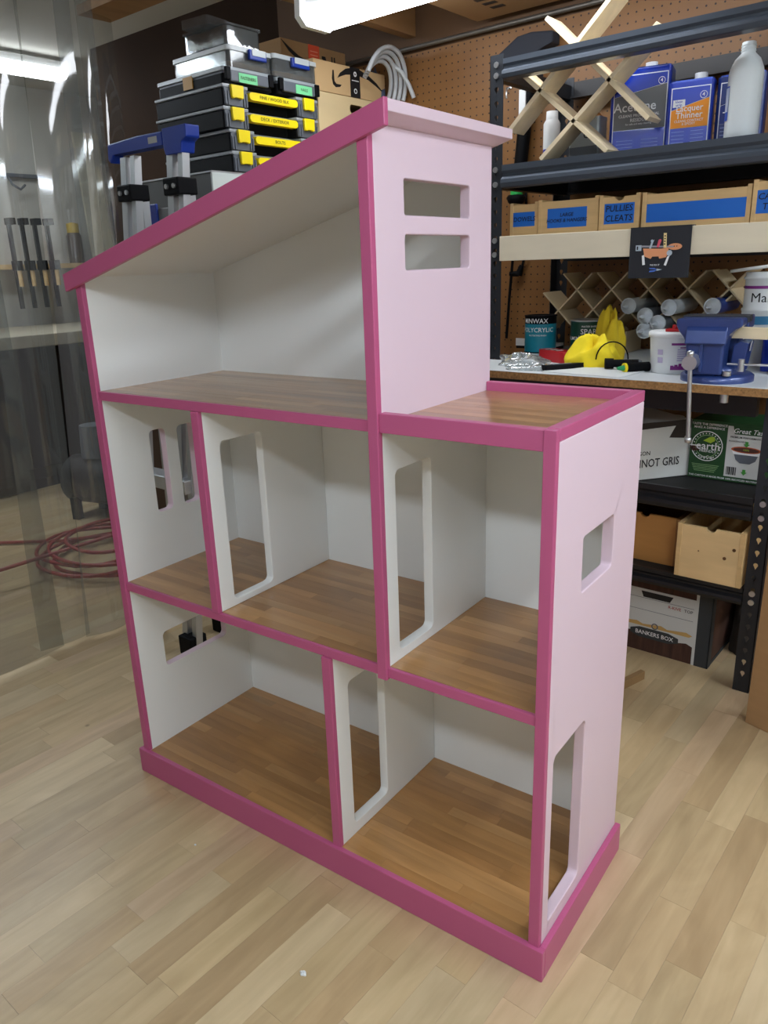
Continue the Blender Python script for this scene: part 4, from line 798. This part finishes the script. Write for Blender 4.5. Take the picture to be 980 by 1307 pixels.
def toolbox(z, label, words, yo=0.0, latch=YELPL):
    t = thing('toolbox', label, 'toolbox', (XF - 0.18, 1.137 + yo, z), PI / 2, 'stacked black organizer toolboxes'); t.scale = (1, 1, 0.85)
    # local: x along width, -y is the front
    hw = 0.218
    MB().prism([(-hw, -0.18), (-0.115, -0.18), (-0.105, -0.14), (0.105, -0.14), (0.115, -0.18), (hw, -0.18), (hw, 0.18), (-hw, 0.18)], XY, 0, 0.062).build('tray', BLKPL, t, 0.003)
    for s in (-1, 1):
        Box((s * 0.166 - 0.048, -0.186, 0.002), (s * 0.166 + 0.048, -0.18, 0.064), 'front_corner', GRYPL, t, 0.002)
        for q in (-0.033, 0.033, -0.044, 0.044): Box((s * 0.166 + q - 0.003, -0.190, 0.004), (s * 0.166 + q + 0.003, -0.186, 0.05), 'rib', GRYPL, t)
    MB().prism([(-hw - 0.003, -0.187), (-0.112, -0.187), (-0.102, -0.146), (0.102, -0.146), (0.112, -0.187), (hw + 0.003, -0.187), (hw + 0.003, 0.183), (-hw - 0.003, 0.183)], XY, 0.064, 0.076).build('lid', M('lid_grey', (150, 156, 160), 0.35, spec=0.6), t, 0.003)
    for s in (-1, 1):
        MB().prism([(-0.024, 0.03), (-0.018, 0.026), (-0.008, 0.03), (0.008, 0.03), (0.018, 0.026), (0.024, 0.03), (0.026, 0.074), (-0.026, 0.074)], lambda a, b, d, s=s: (a + s * 0.166, d, b), -0.1985, -0.187).build('latch', latch, t, 0.002)
    hd_ = MB().prism(rrect(-0.112, 0.031, 0.112, 0.06, 0.0135), XZ, -0.193, -0.168).build('handle', latch, t, 0.004)
    text(words, 0.0165, M('marker', (60, 58, 30), 0.7), hd_, (0, -0.1935, 0.0455))
    return t
zz = 1.563
for k, (lab, wds, yo) in enumerate((('black toolbox with yellow latches at the bottom of the stack', 'SCREWS', 0.016), ('black toolbox with yellow latches second from the bottom, marked bolts', 'BOLTS', 0.012), ('black toolbox with yellow latches third from the bottom, marked deck', 'DECK / EXTERIOR', -0.006), ('black toolbox with yellow latches at the top of its stack of four', 'FINE / WOOD BLK', -0.002))):
    toolbox(zz + k * 0.066, lab, wds, yo)
ZT4 = zz + 4 * 0.066 - 0.0005
GREENL = M('green_label', (120, 214, 150), 0.6)
def slim_case(y0, y1, label, word, side):
    t = thing('organizer_case', label, 'case', (XF - 0.16, (y0 + y1) / 2, ZT4), PI / 2, 'slim black parts organizers'); hw = (y1 - y0) / 2
    MB().prism(rrect(-hw, -0.16, hw, 0.2, 0.015), XY, 0.0, 0.032).build('tray', BLKPL, t, 0.002); MB().prism(rrect(-hw - 0.002, -0.163, hw + 0.002, 0.203, 0.015), XY, 0.04, 0.052).build('lid', M('lid_clear_grey', (160, 168, 172), 0.3), t, 0.002)
    MB().prism(rrect(-hw + 0.004, -0.157, hw - 0.004, 0.197, 0.012), XY, 0.032, 0.04).build('seal', GRYPL, t)
    h_ = Box((-hw + 0.02, -0.172, 0.008), (hw - 0.03, -0.158, 0.042), 'handle', GRYPL, t, 0.004)
    lb = Box((-0.035 + side, -0.1735, 0.008), (0.045 + side, -0.172, 0.036), 'paper_label', GREENL, h_); text(word, 0.013, M('marker', (60, 58, 30)), lb, (0.005 + side, -0.1737, 0.022))
    for s in (-1, 1): Box((s * (hw - 0.014) - 0.01, -0.17, 0.012), (s * (hw - 0.014) + 0.01, -0.158, 0.05), 'clasp', BLKPL, t, 0.002)
    Box((-hw - 0.003, 0.0, 0.008), (-hw + 0.001, 0.05, 0.046), 'side_clasp', M('ochre', (190, 140, 40), 0.5), t)
    return t
slim_case(0.93, 1.145, 'slim black organizer case with long green label on the toolboxes', 'FASTENERS', -0.02)
slim_case(1.165, 1.37, 'slim black organizer case with short green nails label on the toolboxes', 'NAILS', 0.01)
def clip_box(y0, y1, z, h, label, hb, xd=0.0):
    t = thing('clip_box', label, 'plastic box', (XF - 0.15 - xd, (y0 + y1) / 2, z), PI / 2, 'translucent lidded boxes'); hw = (y1 - y0) / 2
    mb = MB().prism([rrect(-hw, -0.15, hw, 0.14, 0.016), rrect(-hw + 0.003, -0.147, hw - 0.003, 0.137, 0.014)], XY, 0.003, h - 0.014); mb.prism(rrect(-hw, -0.15, hw, 0.14, 0.016), XY, 0, 0.003); mb.build('box_body', CLEARPL, t)
    MB().prism(rrect(-hw - 0.004, -0.154, hw + 0.004, 0.144, 0.016), XY, h - 0.014, h).build('lid', M('lid_frost', (196, 204, 206), 0.35), t, 0.003)
    MB().prism(rrect(-hw + 0.008, -0.142, hw - 0.008, 0.132, 0.012), XY, 0.004, 0.02).build('contents', M('brown_parts', (140, 104, 62), 0.7, var=0.4, scale=120), t)
    a, b = hb
    Box((a, -0.166, h - 0.034), (b, -0.154, h - 0.004), 'blue_clip', BLUEPL, t, 0.003); Box((a + 0.01, -0.168, h - 0.022), (b - 0.006, -0.166, h - 0.003), 'clip_face', M('lid_frost', (196, 204, 206)), t)
    return t
zc = ZT4 + 0.0525
clip_box(0.955, 1.145, zc, 0.064, 'translucent lidded box with low blue clip on the left of the pile', (-0.015, 0.06))
clip_box(1.155, 1.365, zc, 0.07, 'translucent lidded box with blue framed clip on the right of the pile', (-0.03, 0.055))
sbx = thing('screw_box', 'clear plastic box of screws on the very top of the pile', 'plastic box', (XF - 0.11, 1.025, zc + 0.065), PI / 2)
mb = MB().prism([rrect(-0.075, -0.11, 0.075, 0.1, 0.01), rrect(-0.072, -0.107, 0.072, 0.097, 0.008)], XY, 0.003, 0.055); mb.prism(rrect(-0.075, -0.11, 0.075, 0.1, 0.01), XY, 0, 0.003); mb.build('box_body', GLASSY, sbx)
MB().prism(rrect(-0.08, -0.115, 0.08, 0.105, 0.01), XY, 0.055, 0.062).build('lid', GLASSY, sbx, 0.002)
rn = random.Random(5); scr = MB()
for k in range(60):
    a = rn.uniform(0, PI); c = Vector((rn.uniform(-0.055, 0.055), rn.uniform(-0.09, 0.08), rn.uniform(0.006, 0.02))); dd = Vector((math.cos(a), math.sin(a), 0.1)) * 0.012; scr.cyl(c - dd, c + dd, 0.0018, 0.0035, 6)
tag(scr.build('screws', M('screw_steel', (120, 124, 128), 0.35, 0.8), sbx), kind='stuff')
dmp = MB().prism(rrect(-0.06, -0.05, 0.06, 0.05, 0.01), XY, 0, 0.026).build('blister_pack', GLASSY, None, 0.003); dmp.location = (XF - 0.12, 0.97, zc + 0.1275); dmp.rotation_euler = (0, 0, 0.1); tag(dmp, 'clear blister pack balanced on top of the screw box', 'package')

# wooden crate and mailing boxes beyond the toolboxes
PAL = M('crate_ply', (218, 196, 150), 0.6, var=0.06, scale=4, stretch=(3, 0.6, 3))
cr = thing('wooden_crate', 'pale plywood crate with handle hole right of the toolboxes', 'crate', (XF - 0.2, 1.59, 1.411), 0)
MB().prism([[(-0.205, 0.0), (0.205, 0.0), (0.205, 0.455), (-0.205, 0.455)], rrect(-0.03, 0.4, 0.045, 0.43, 0.012)], YZ, 0.17, 0.182).build('front_panel', PAL, cr, 0.001)
for s in (-1, 1): Box((-0.17, s * 0.205 - (0.012 if s > 0 else 0), 0), (0.17, s * 0.205 + (0.012 if s < 0 else 0), 0.455), 'side_panel', PAL, cr)
Box((-0.182, -0.205, 0), (-0.17, 0.205, 0.455), 'back_panel', PAL, cr); Box((-0.17, -0.193, 0.44), (0.17, 0.193, 0.452), 'top_panel', PAL, cr)
def smile(p, X):
    # curved tapering arc plus arrow hook, printed on a face that looks along +x
    o_ = [(-0.078, 0.055), (-0.062, 0.074), (-0.03, 0.092), (0.01, 0.101), (0.05, 0.099), (0.10, 0.087), (0.15, 0.066), (0.196, 0.036)]
    i_ = [(0.188, 0.038), (0.145, 0.056), (0.10, 0.071), (0.05, 0.077), (0.01, 0.077), (-0.03, 0.072), (-0.06, 0.062)]
    MB().prism(o_ + i_, YZ, X, X + 0.0012).build('arc_print', INK, p)
    MB().prism([(-0.103, 0.078), (-0.108, 0.05), (-0.103, 0.03), (-0.088, 0.022), (-0.065, 0.026), (-0.056, 0.034), (-0.085, 0.034), (-0.095, 0.042), (-0.096, 0.06), (-0.097, 0.078)], YZ, X, X + 0.0012).build('arrow_print', INK, p)
ab = thing('mailing_carton', 'brown mailing carton with black smile arrow and tape on the wooden crate', 'box', (XF - 0.17, 1.575, 1.868), 0)
Box((-0.14, -0.205, 0.0), (0.15, 0.205, 0.103), 'carton', CARDL, ab, 0.002); smile(ab, 0.150)
Box((0.150, -0.005, 0.0), (0.1516, 0.05, 0.103), 'tape', INK, ab); MB().prism([circ(0.022, 0.08, 0.009, 14), circ(0.022, 0.08, 0.004, 14)], YZ, 0.1516, 0.1524).build('tape_mark', INKW, ab); Box((0.1516, 0.002, 0.056), (0.1524, 0.042, 0.059), 'tape_mark', INKW, ab)
MB().prism([circ(0.022, 0.022, 0.009, 14), circ(0.022, 0.022, 0.006, 14)], YZ, 0.1516, 0.1524).build('tape_mark', INKW, ab)
ac2 = thing('mailing_carton', 'brown carton with red orange sticker stacked behind the smile carton', 'box', (XF - 0.30, 1.58, 1.9725), 0)
Box((-0.12, -0.19, 0), (0.1, 0.17, 0.1), 'carton', CARD, ac2, 0.002); Box((0.1, -0.045, 0.0), (0.1015, 0.015, 0.1), 'sticker', M('sticker_red', (226, 84, 52), 0.6), ac2)
for k in range(6): Box((0.1015, -0.036, 0.012 + k * 0.013), (0.102, 0.006, 0.014 + k * 0.013), 'sticker_print', M('sticker_pale', (240, 170, 140), 0.6), ac2)
MB().prism([(-0.19, 0.095), (-0.15, 0.06), (-0.1, 0.035), (-0.046, 0.025), (-0.046, 0.04), (-0.1, 0.052), (-0.15, 0.075)], YZ, 0.1, 0.1012).build('arc_print', INK, ac2)
MB().prism([(0.03, 0.07), (0.05, 0.07), (0.055, 0.055), (0.045, 0.03), (0.038, 0.03), (0.046, 0.055), (0.03, 0.06)], YZ, 0.1, 0.1012).build('arrow_print', INK, ac2)
for k in (0.085, 0.1): Box((0.1, k, 0.035), (0.1012, k + 0.006, 0.075), 'care_mark', INK, ac2)
Box((0.1, 0.08, 0.028), (0.1012, 0.112, 0.031), 'care_mark', INK, ac2)
HOSE = M('grey_hose', (178, 182, 184), 0.4)
hs = thing('hose_coil', 'coil of thick pale grey hose lying right of the smile carton', 'hose', (XF + 0.06, 1.70, 1.868))
for k in range(4):
    rr_ = 0.088 + 0.012 * k
    MB().tube([(-0.03 + 0.016 * k + 0.03 * math.sin(a), -0.035 + rr_ * math.cos(a) * 0.95, 0.03 + rr_ * 1.05 * math.sin(a)) for a in [-0.25 + i * 3.1 / 22 for i in range(23)]], 0.0085, 8).build('loop', HOSE, hs)
MB().tube([(0.0, 0.02, 0.125), (0.03, 0.05, 0.09), (0.05, 0.07, 0.045), (0.06, 0.085, 0.002)], 0.0085).build('loose_end', HOSE, hs)
bl_ = lump('plastic_pouch', 'crumpled dull blue plastic pouch inside the hose coil', 'pouch', (XF - 0.06, 1.765, 1.868), 0.045, 0.03, 0.1, M('pouch', (74, 88, 112), 0.35), 41, 0.2)
fc = thing('flat_carton', 'flattened printed carton tucked up under the joists over the rack', 'cardboard', (0.3, 1.5, 2.068))
Box((-0.42, -0.18, 0), (0.45, 0.26, 0.012), 'sheet', CARD, fc); Box((-0.1, -0.08, 0.012), (0.46, 0.28, 0.0195), 'sheet', CARDL, fc)
for k in range(5):
    Box((-0.30, -0.05 + k * 0.05, -0.0008), (-0.25, -0.025 + k * 0.05, 0), 'print', DKB, fc); Box((-0.17, -0.05 + k * 0.05, -0.0008), (-0.13, -0.03 + k * 0.05, 0), 'print', DKB, fc)

# ------------------------------------------------------------------ folding ladder behind the left side of the doll house
ld = thing('folding_ladder', 'aluminium folding ladder with blue plastic top behind the doll house', 'ladder', (-0.62, 0.55, 0))
def rail(xc, y0, y1, z1, w_=0.03, wall=None):
    m = MB()
    for dx in (-w_ * 0.5, w_ * 0.42):
        wd_ = w_ * 0.52 if dx < 0 else w_ * 0.4
        p0, p1 = Vector((xc + dx, y0, 0.02)), Vector((xc + dx, y1, z1))
        m._add([(p.x + sx * wd_ / 2, p.y + sy * 0.013, p.z) for p in (p0, p1) for sx, sy in ((-1, -1), (1, -1), (1, 1), (-1, 1))], [(0, 3, 2, 1), (4, 5, 6, 7), (0, 1, 5, 4), (1, 2, 6, 5), (2, 3, 7, 6), (3, 0, 4, 7)])
    return m
for xc in (0.185, -0.06):
    rail(xc, -0.07, 0.085, 1.60, 0.056).build('front_rail', ALU, ld); rail(xc - 0.05, 0.11, 0.14, 1.50, 0.036).build('rear_rail', ALU, ld)
    for (yy, xo) in ((-0.07, 0), (0.11, -0.05)): Box((xc + xo - 0.034, yy - 0.034, 0), (xc + xo + 0.034, yy + 0.034, 0.07), 'foot', BLKPL, ld, 0.004)
    Box((xc - 0.036, 0.04, 1.468), (xc + 0.04, 0.11, 1.516), 'hinge', BLKPL, ld, 0.004)
    for bx in (-0.014, 0.022): MB().cyl((xc + bx, 0.034, 1.492), (xc + bx, 0.042, 1.492), 0.007).build('rivet', CHROME, ld)
for zz_ in (0.28, 0.59, 0.9, 1.2):
    yv = -0.07 + 0.145 * zz_ / 1.6; Box((-0.10, yv - 0.035, zz_ - 0.025), (0.215, yv + 0.03, zz_ + 0.02), 'step', ALU, ld, 0.003)
MB().prism([(0.138, 1.655), (0.138, 1.60), (0.145, 1.582), (0.222, 1.582), (0.23, 1.612), (0.252, 1.622), (0.254, 1.655)], XZ, 0.065, 0.115).build('top_cap', BLUEPL, ld, 0.004)
MB().prism([(-0.162, 1.645), (-0.168, 1.60), (-0.155, 1.588), (-0.135, 1.612), (0.13, 1.612), (0.13, 1.65), (0.0, 1.652)], XZ, 0.07, 0.11).build('top_bar', BLUEPL, ld, 0.004)
Box((0.06, 0.0695, 1.622), (0.105, 0.07, 1.64), 'sticker', M('sticker_grey', (170, 172, 172), 0.6), ld)
bkp = Box((-0.235, 0.20, 1.12), (0.08, 0.22, 1.455), 'tray_panel', M('panel_grey', (120, 122, 122), 0.5), ld, 0.003); Box((-0.21, 0.19, 1.395), (-0.11, 0.20, 1.47), 'blue_catch', BLUEPL, ld, 0.003)

dp = thing('dark_backing_board', 'dark brown board added behind the folding ladder to darken the window view', 'board', (-0.83, 0.84, 0))  # board added so the doll house windows look onto dark brown
Box((-0.27, -0.008, 0), (0.26, 0.008, 1.30), 'board_face', DKW, dp, 0.001); Box((-0.27, 0.008, 1.24), (0.26, 0.02, 1.30), 'cleat', DKW, dp)

# ------------------------------------------------------------------ clear vinyl curtain
VIN = clear_mat('vinyl', (214, 216, 214), 0.115, (188, 192, 190), 0.06, 0.06, 0.35, 1.6, (1, 2.2, 0.5))
VIN2 = clear_mat('vinyl_clear', (226, 226, 222), 0.04, (176, 178, 174), 0.05, 0.05, 0.5, 1.8, (1, 2.5, 0.5))
cu = thing('vinyl_curtain', 'clear vinyl strip curtain hanging at the left side of the workshop', 'curtain', (-0.84, 0.1, 0))
MB().box((-0.02, -1.6, 2.40), (0.02, 1.0, 2.44)).build('rail', ALU, cu)
strips = [(-1.6, -1.28), (-1.31, -0.98), (-1.0, -0.68), (-0.70, -0.40), (-0.42, -0.14), (-0.17, 0.13), (0.11, 0.29), (0.265, 0.44), (0.425, 0.545)]
for i, (ya, yb) in enumerate(strips):
    ph = i * 1.7; off = 0.014 if i % 2 else -0.014; curl = 0.02
    def fn(u, v, ya=ya, yb=yb, ph=ph, off=off, curl=curl):
        z = 0.012 + v * 2.39
        lean = 0.10 * (v - 0.5) * (1 if ya > 0 else 0.3)
        return (off + curl * math.sin(PI * u) + 0.010 * math.sin(ph + 5 * v + 3 * u), ya + (yb - ya) * u + lean + 0.012 * math.sin(ph + 4 * v), z)
    MB().grid(fn, 14, 28).build('vinyl_strip', VIN, cu)
def fn6(u, v): return (-0.10 + 0.02 * math.sin(PI * u) + 0.012 * math.sin(5 * v), 0.56 + 0.13 * u + 0.05 * (v - 0.5), 1.0 + v * 1.4)
MB().grid(fn6, 14, 20).build('vinyl_strip', VIN2, cu)

# ------------------------------------------------------------------ beyond the curtain
wbch = thing('far_workbench', 'dark workbench with a pale top beyond the clear curtain', 'workbench', (-3.2, 1.1, 0))
Box((-0.55, -1.6, 0.86), (0.36, 1.3, 0.93), 'worktop', M('pale_top', (186, 178, 158), 0.6, var=0.08), wbch, 0.004); Box((-0.5, -1.5, 0.06), (0.27, 0.08, 0.86), 'cabinet', M('navy_cabinet', (16, 20, 30), 0.6), wbch, 0.004)
Box((-0.5, 0.08, 0.06), (-0.05, 1.25, 0.86), 'cabinet', M('dark_cabinet', (44, 40, 38), 0.6), wbch, 0.004)
Box((0.27, -0.7, 0.12), (0.285, 0.06, 0.78), 'door', M('navy_cabinet', (30, 34, 44)), wbch, 0.003); Box((0.27, -1.48, 0.12), (0.285, -0.72, 0.78), 'door', M('navy_cabinet', (30, 34, 44)), wbch, 0.003)
Box((-0.45, -1.45, 0), (0.22, 1.2, 0.06), 'kick_board', BLKPL, wbch)
ledge = Box((-0.10, -0.9, 0), (0.10, 1.0, 0.03), 'wall_shelf', PINE); ledge.location = (-3.70, 1.6, 1.30); tag(ledge, 'narrow wooden wall shelf beyond the clear curtain', 'shelf')
hkb = thing('hook_bar', 'dark metal hook bar on the far wall beyond the curtain', 'hook bar', (-3.79, 1.85, 1.88)); Box((-0.01, -0.17, 0), (0.03, 0.17, 0.022), 'bar', GRYPL, hkb); MB().tube([(0.02, -0.08, 0.0), (0.06, -0.08, -0.05), (0.08, -0.04, -0.08), (0.07, 0.0, -0.05)], 0.008).build('hook', GRYPL, hkb)
for k in range(4):
    c = thing('bar_clamp', 'dark bar clamp hanging on the far wall, %s of the row of four' % ('first', 'second', 'third', 'last')[k], 'clamp', (-3.57, 1.62 + k * 0.085, 1.05), 0, 'bar clamps beyond the curtain')
    Box((-0.01, -0.012, 0.0), (0.01, 0.012, 0.55), 'bar', BLACK, c); Box((-0.01, -0.02, 0.24), (0.06, 0.02, 0.30), 'slide_jaw', BLKPL, c); Box((-0.01, -0.02, 0.52), (0.06, 0.02, 0.56), 'top_jaw', BLKPL, c); MB().cyl((0.04, 0, 0.14), (0.04, 0, 0.26), 0.014).build('grip', PINE, c)
gl = thing('glue_bottle', 'dark bottle with yellow top on the far wall shelf beyond the curtain', 'bottle', (-3.68, 2.12, 1.33)); MB().lathe([(0.05, 0), (0.05, 0.18), (0.03, 0.22)]).build('bottle_body', M('umber', (80, 64, 50), 0.5), gl); MB().lathe([(0.04, 0.2), (0.04, 0.26), (0.0, 0.27)]).build('cap', M('dull_yellow', (190, 160, 50), 0.5), gl)
brd = thing('leaning_boards', 'pale sheet boards leaning on the far wall beyond the curtain', 'board', (-3.66, 2.36, 0.93)); Box((0, -0.14, 0), (0.02, 0.05, 1.25), 'board', PLY, brd, 0, Matrix.Rotation(-0.06, 3, 'Y')); Box((0.04, 0.02, 0), (0.06, 0.2, 1.05), 'board', M('board_grey', (170, 160, 146), 0.7), brd, 0, Matrix.Rotation(-0.06, 3, 'Y'))
# red air hose
RED = M('red_hose', (150, 36, 30), 0.45)
hp = []
for i in range(150):
    a = i * 0.22; r = 0.30 + 0.04 * math.sin(i * 0.13) ; hp.append((-1.50 + 0.04 * math.sin(i * 0.07) + r * 1.0 * math.cos(a), 0.83 + 0.06 * math.cos(i * 0.05) + r * 0.9 * math.sin(a), 0.012 + 0.0007 * i + 0.004 * math.sin(i * 0.9)))
hp += [(-1.55, 0.35, 0.09), (-1.62, 0.1, 0.05), (-1.75, -0.1, 0.014), (-1.9, -0.3, 0.013)]
hz = MB().tube(hp, 0.0085, 7).build('air_hose', RED); tag(hz, 'red air hose coiled on the floor beyond the clear curtain', 'hose')
hp2 = [(-2.45, 0.3, 0.012), (-2.2, 0.55, 0.012), (-1.9, 0.8, 0.013), (-1.7, 1.0, 0.03), (-1.72, 1.12, 0.15), (-1.80, 1.18, 0.22)]
tag(MB().tube(hp2, 0.0085, 7).build('air_hose', RED), 'loose red air hose end trailing from the dark compressor beyond the curtain', 'hose')
cp = thing('air_compressor', 'dark air compressor standing on the floor beyond the curtain', 'compressor', (-2.02, 1.22, 0), 0.3)
MB().cyl((-0.28, 0, 0.2), (0.28, 0, 0.2), 0.13, 0.13, 20).build('tank', BLACK, cp); MB().cyl((-0.12, 0, 0.33), (-0.12, 0, 0.5), 0.08, 0.07).build('pump', GRYPL, cp); MB().cyl((0.02, 0, 0.41), (0.22, 0, 0.41), 0.085).build('motor', BLKPL, cp)
for sx in (-0.22, 0.22):
    for sy in (-0.1, 0.1): Box((sx - 0.02, sy - 0.02, 0), (sx + 0.02, sy + 0.02, 0.12), 'foot', BLKPL, cp)
MB().tube([(0.3, -0.1, 0.3), (0.36, -0.1, 0.6), (0.36, 0.1, 0.6), (0.3, 0.1, 0.3)], 0.012).build('push_handle', BLACK, cp)
# tiny scraps on the floor
for (sx, sy, s, l) in ((0.767, -0.187, 0.007, 'tiny crumpled clear scrap on the floor in front of the doll house'), (0.33, -0.10, 0.003, 'tiny white speck on the floor left of the crumpled scrap')):
    q = lump('floor_scrap', l, 'scrap', (sx, sy, 0.0), s, s * 0.7, s * 0.6, WHITEPL, 51, 0.3)
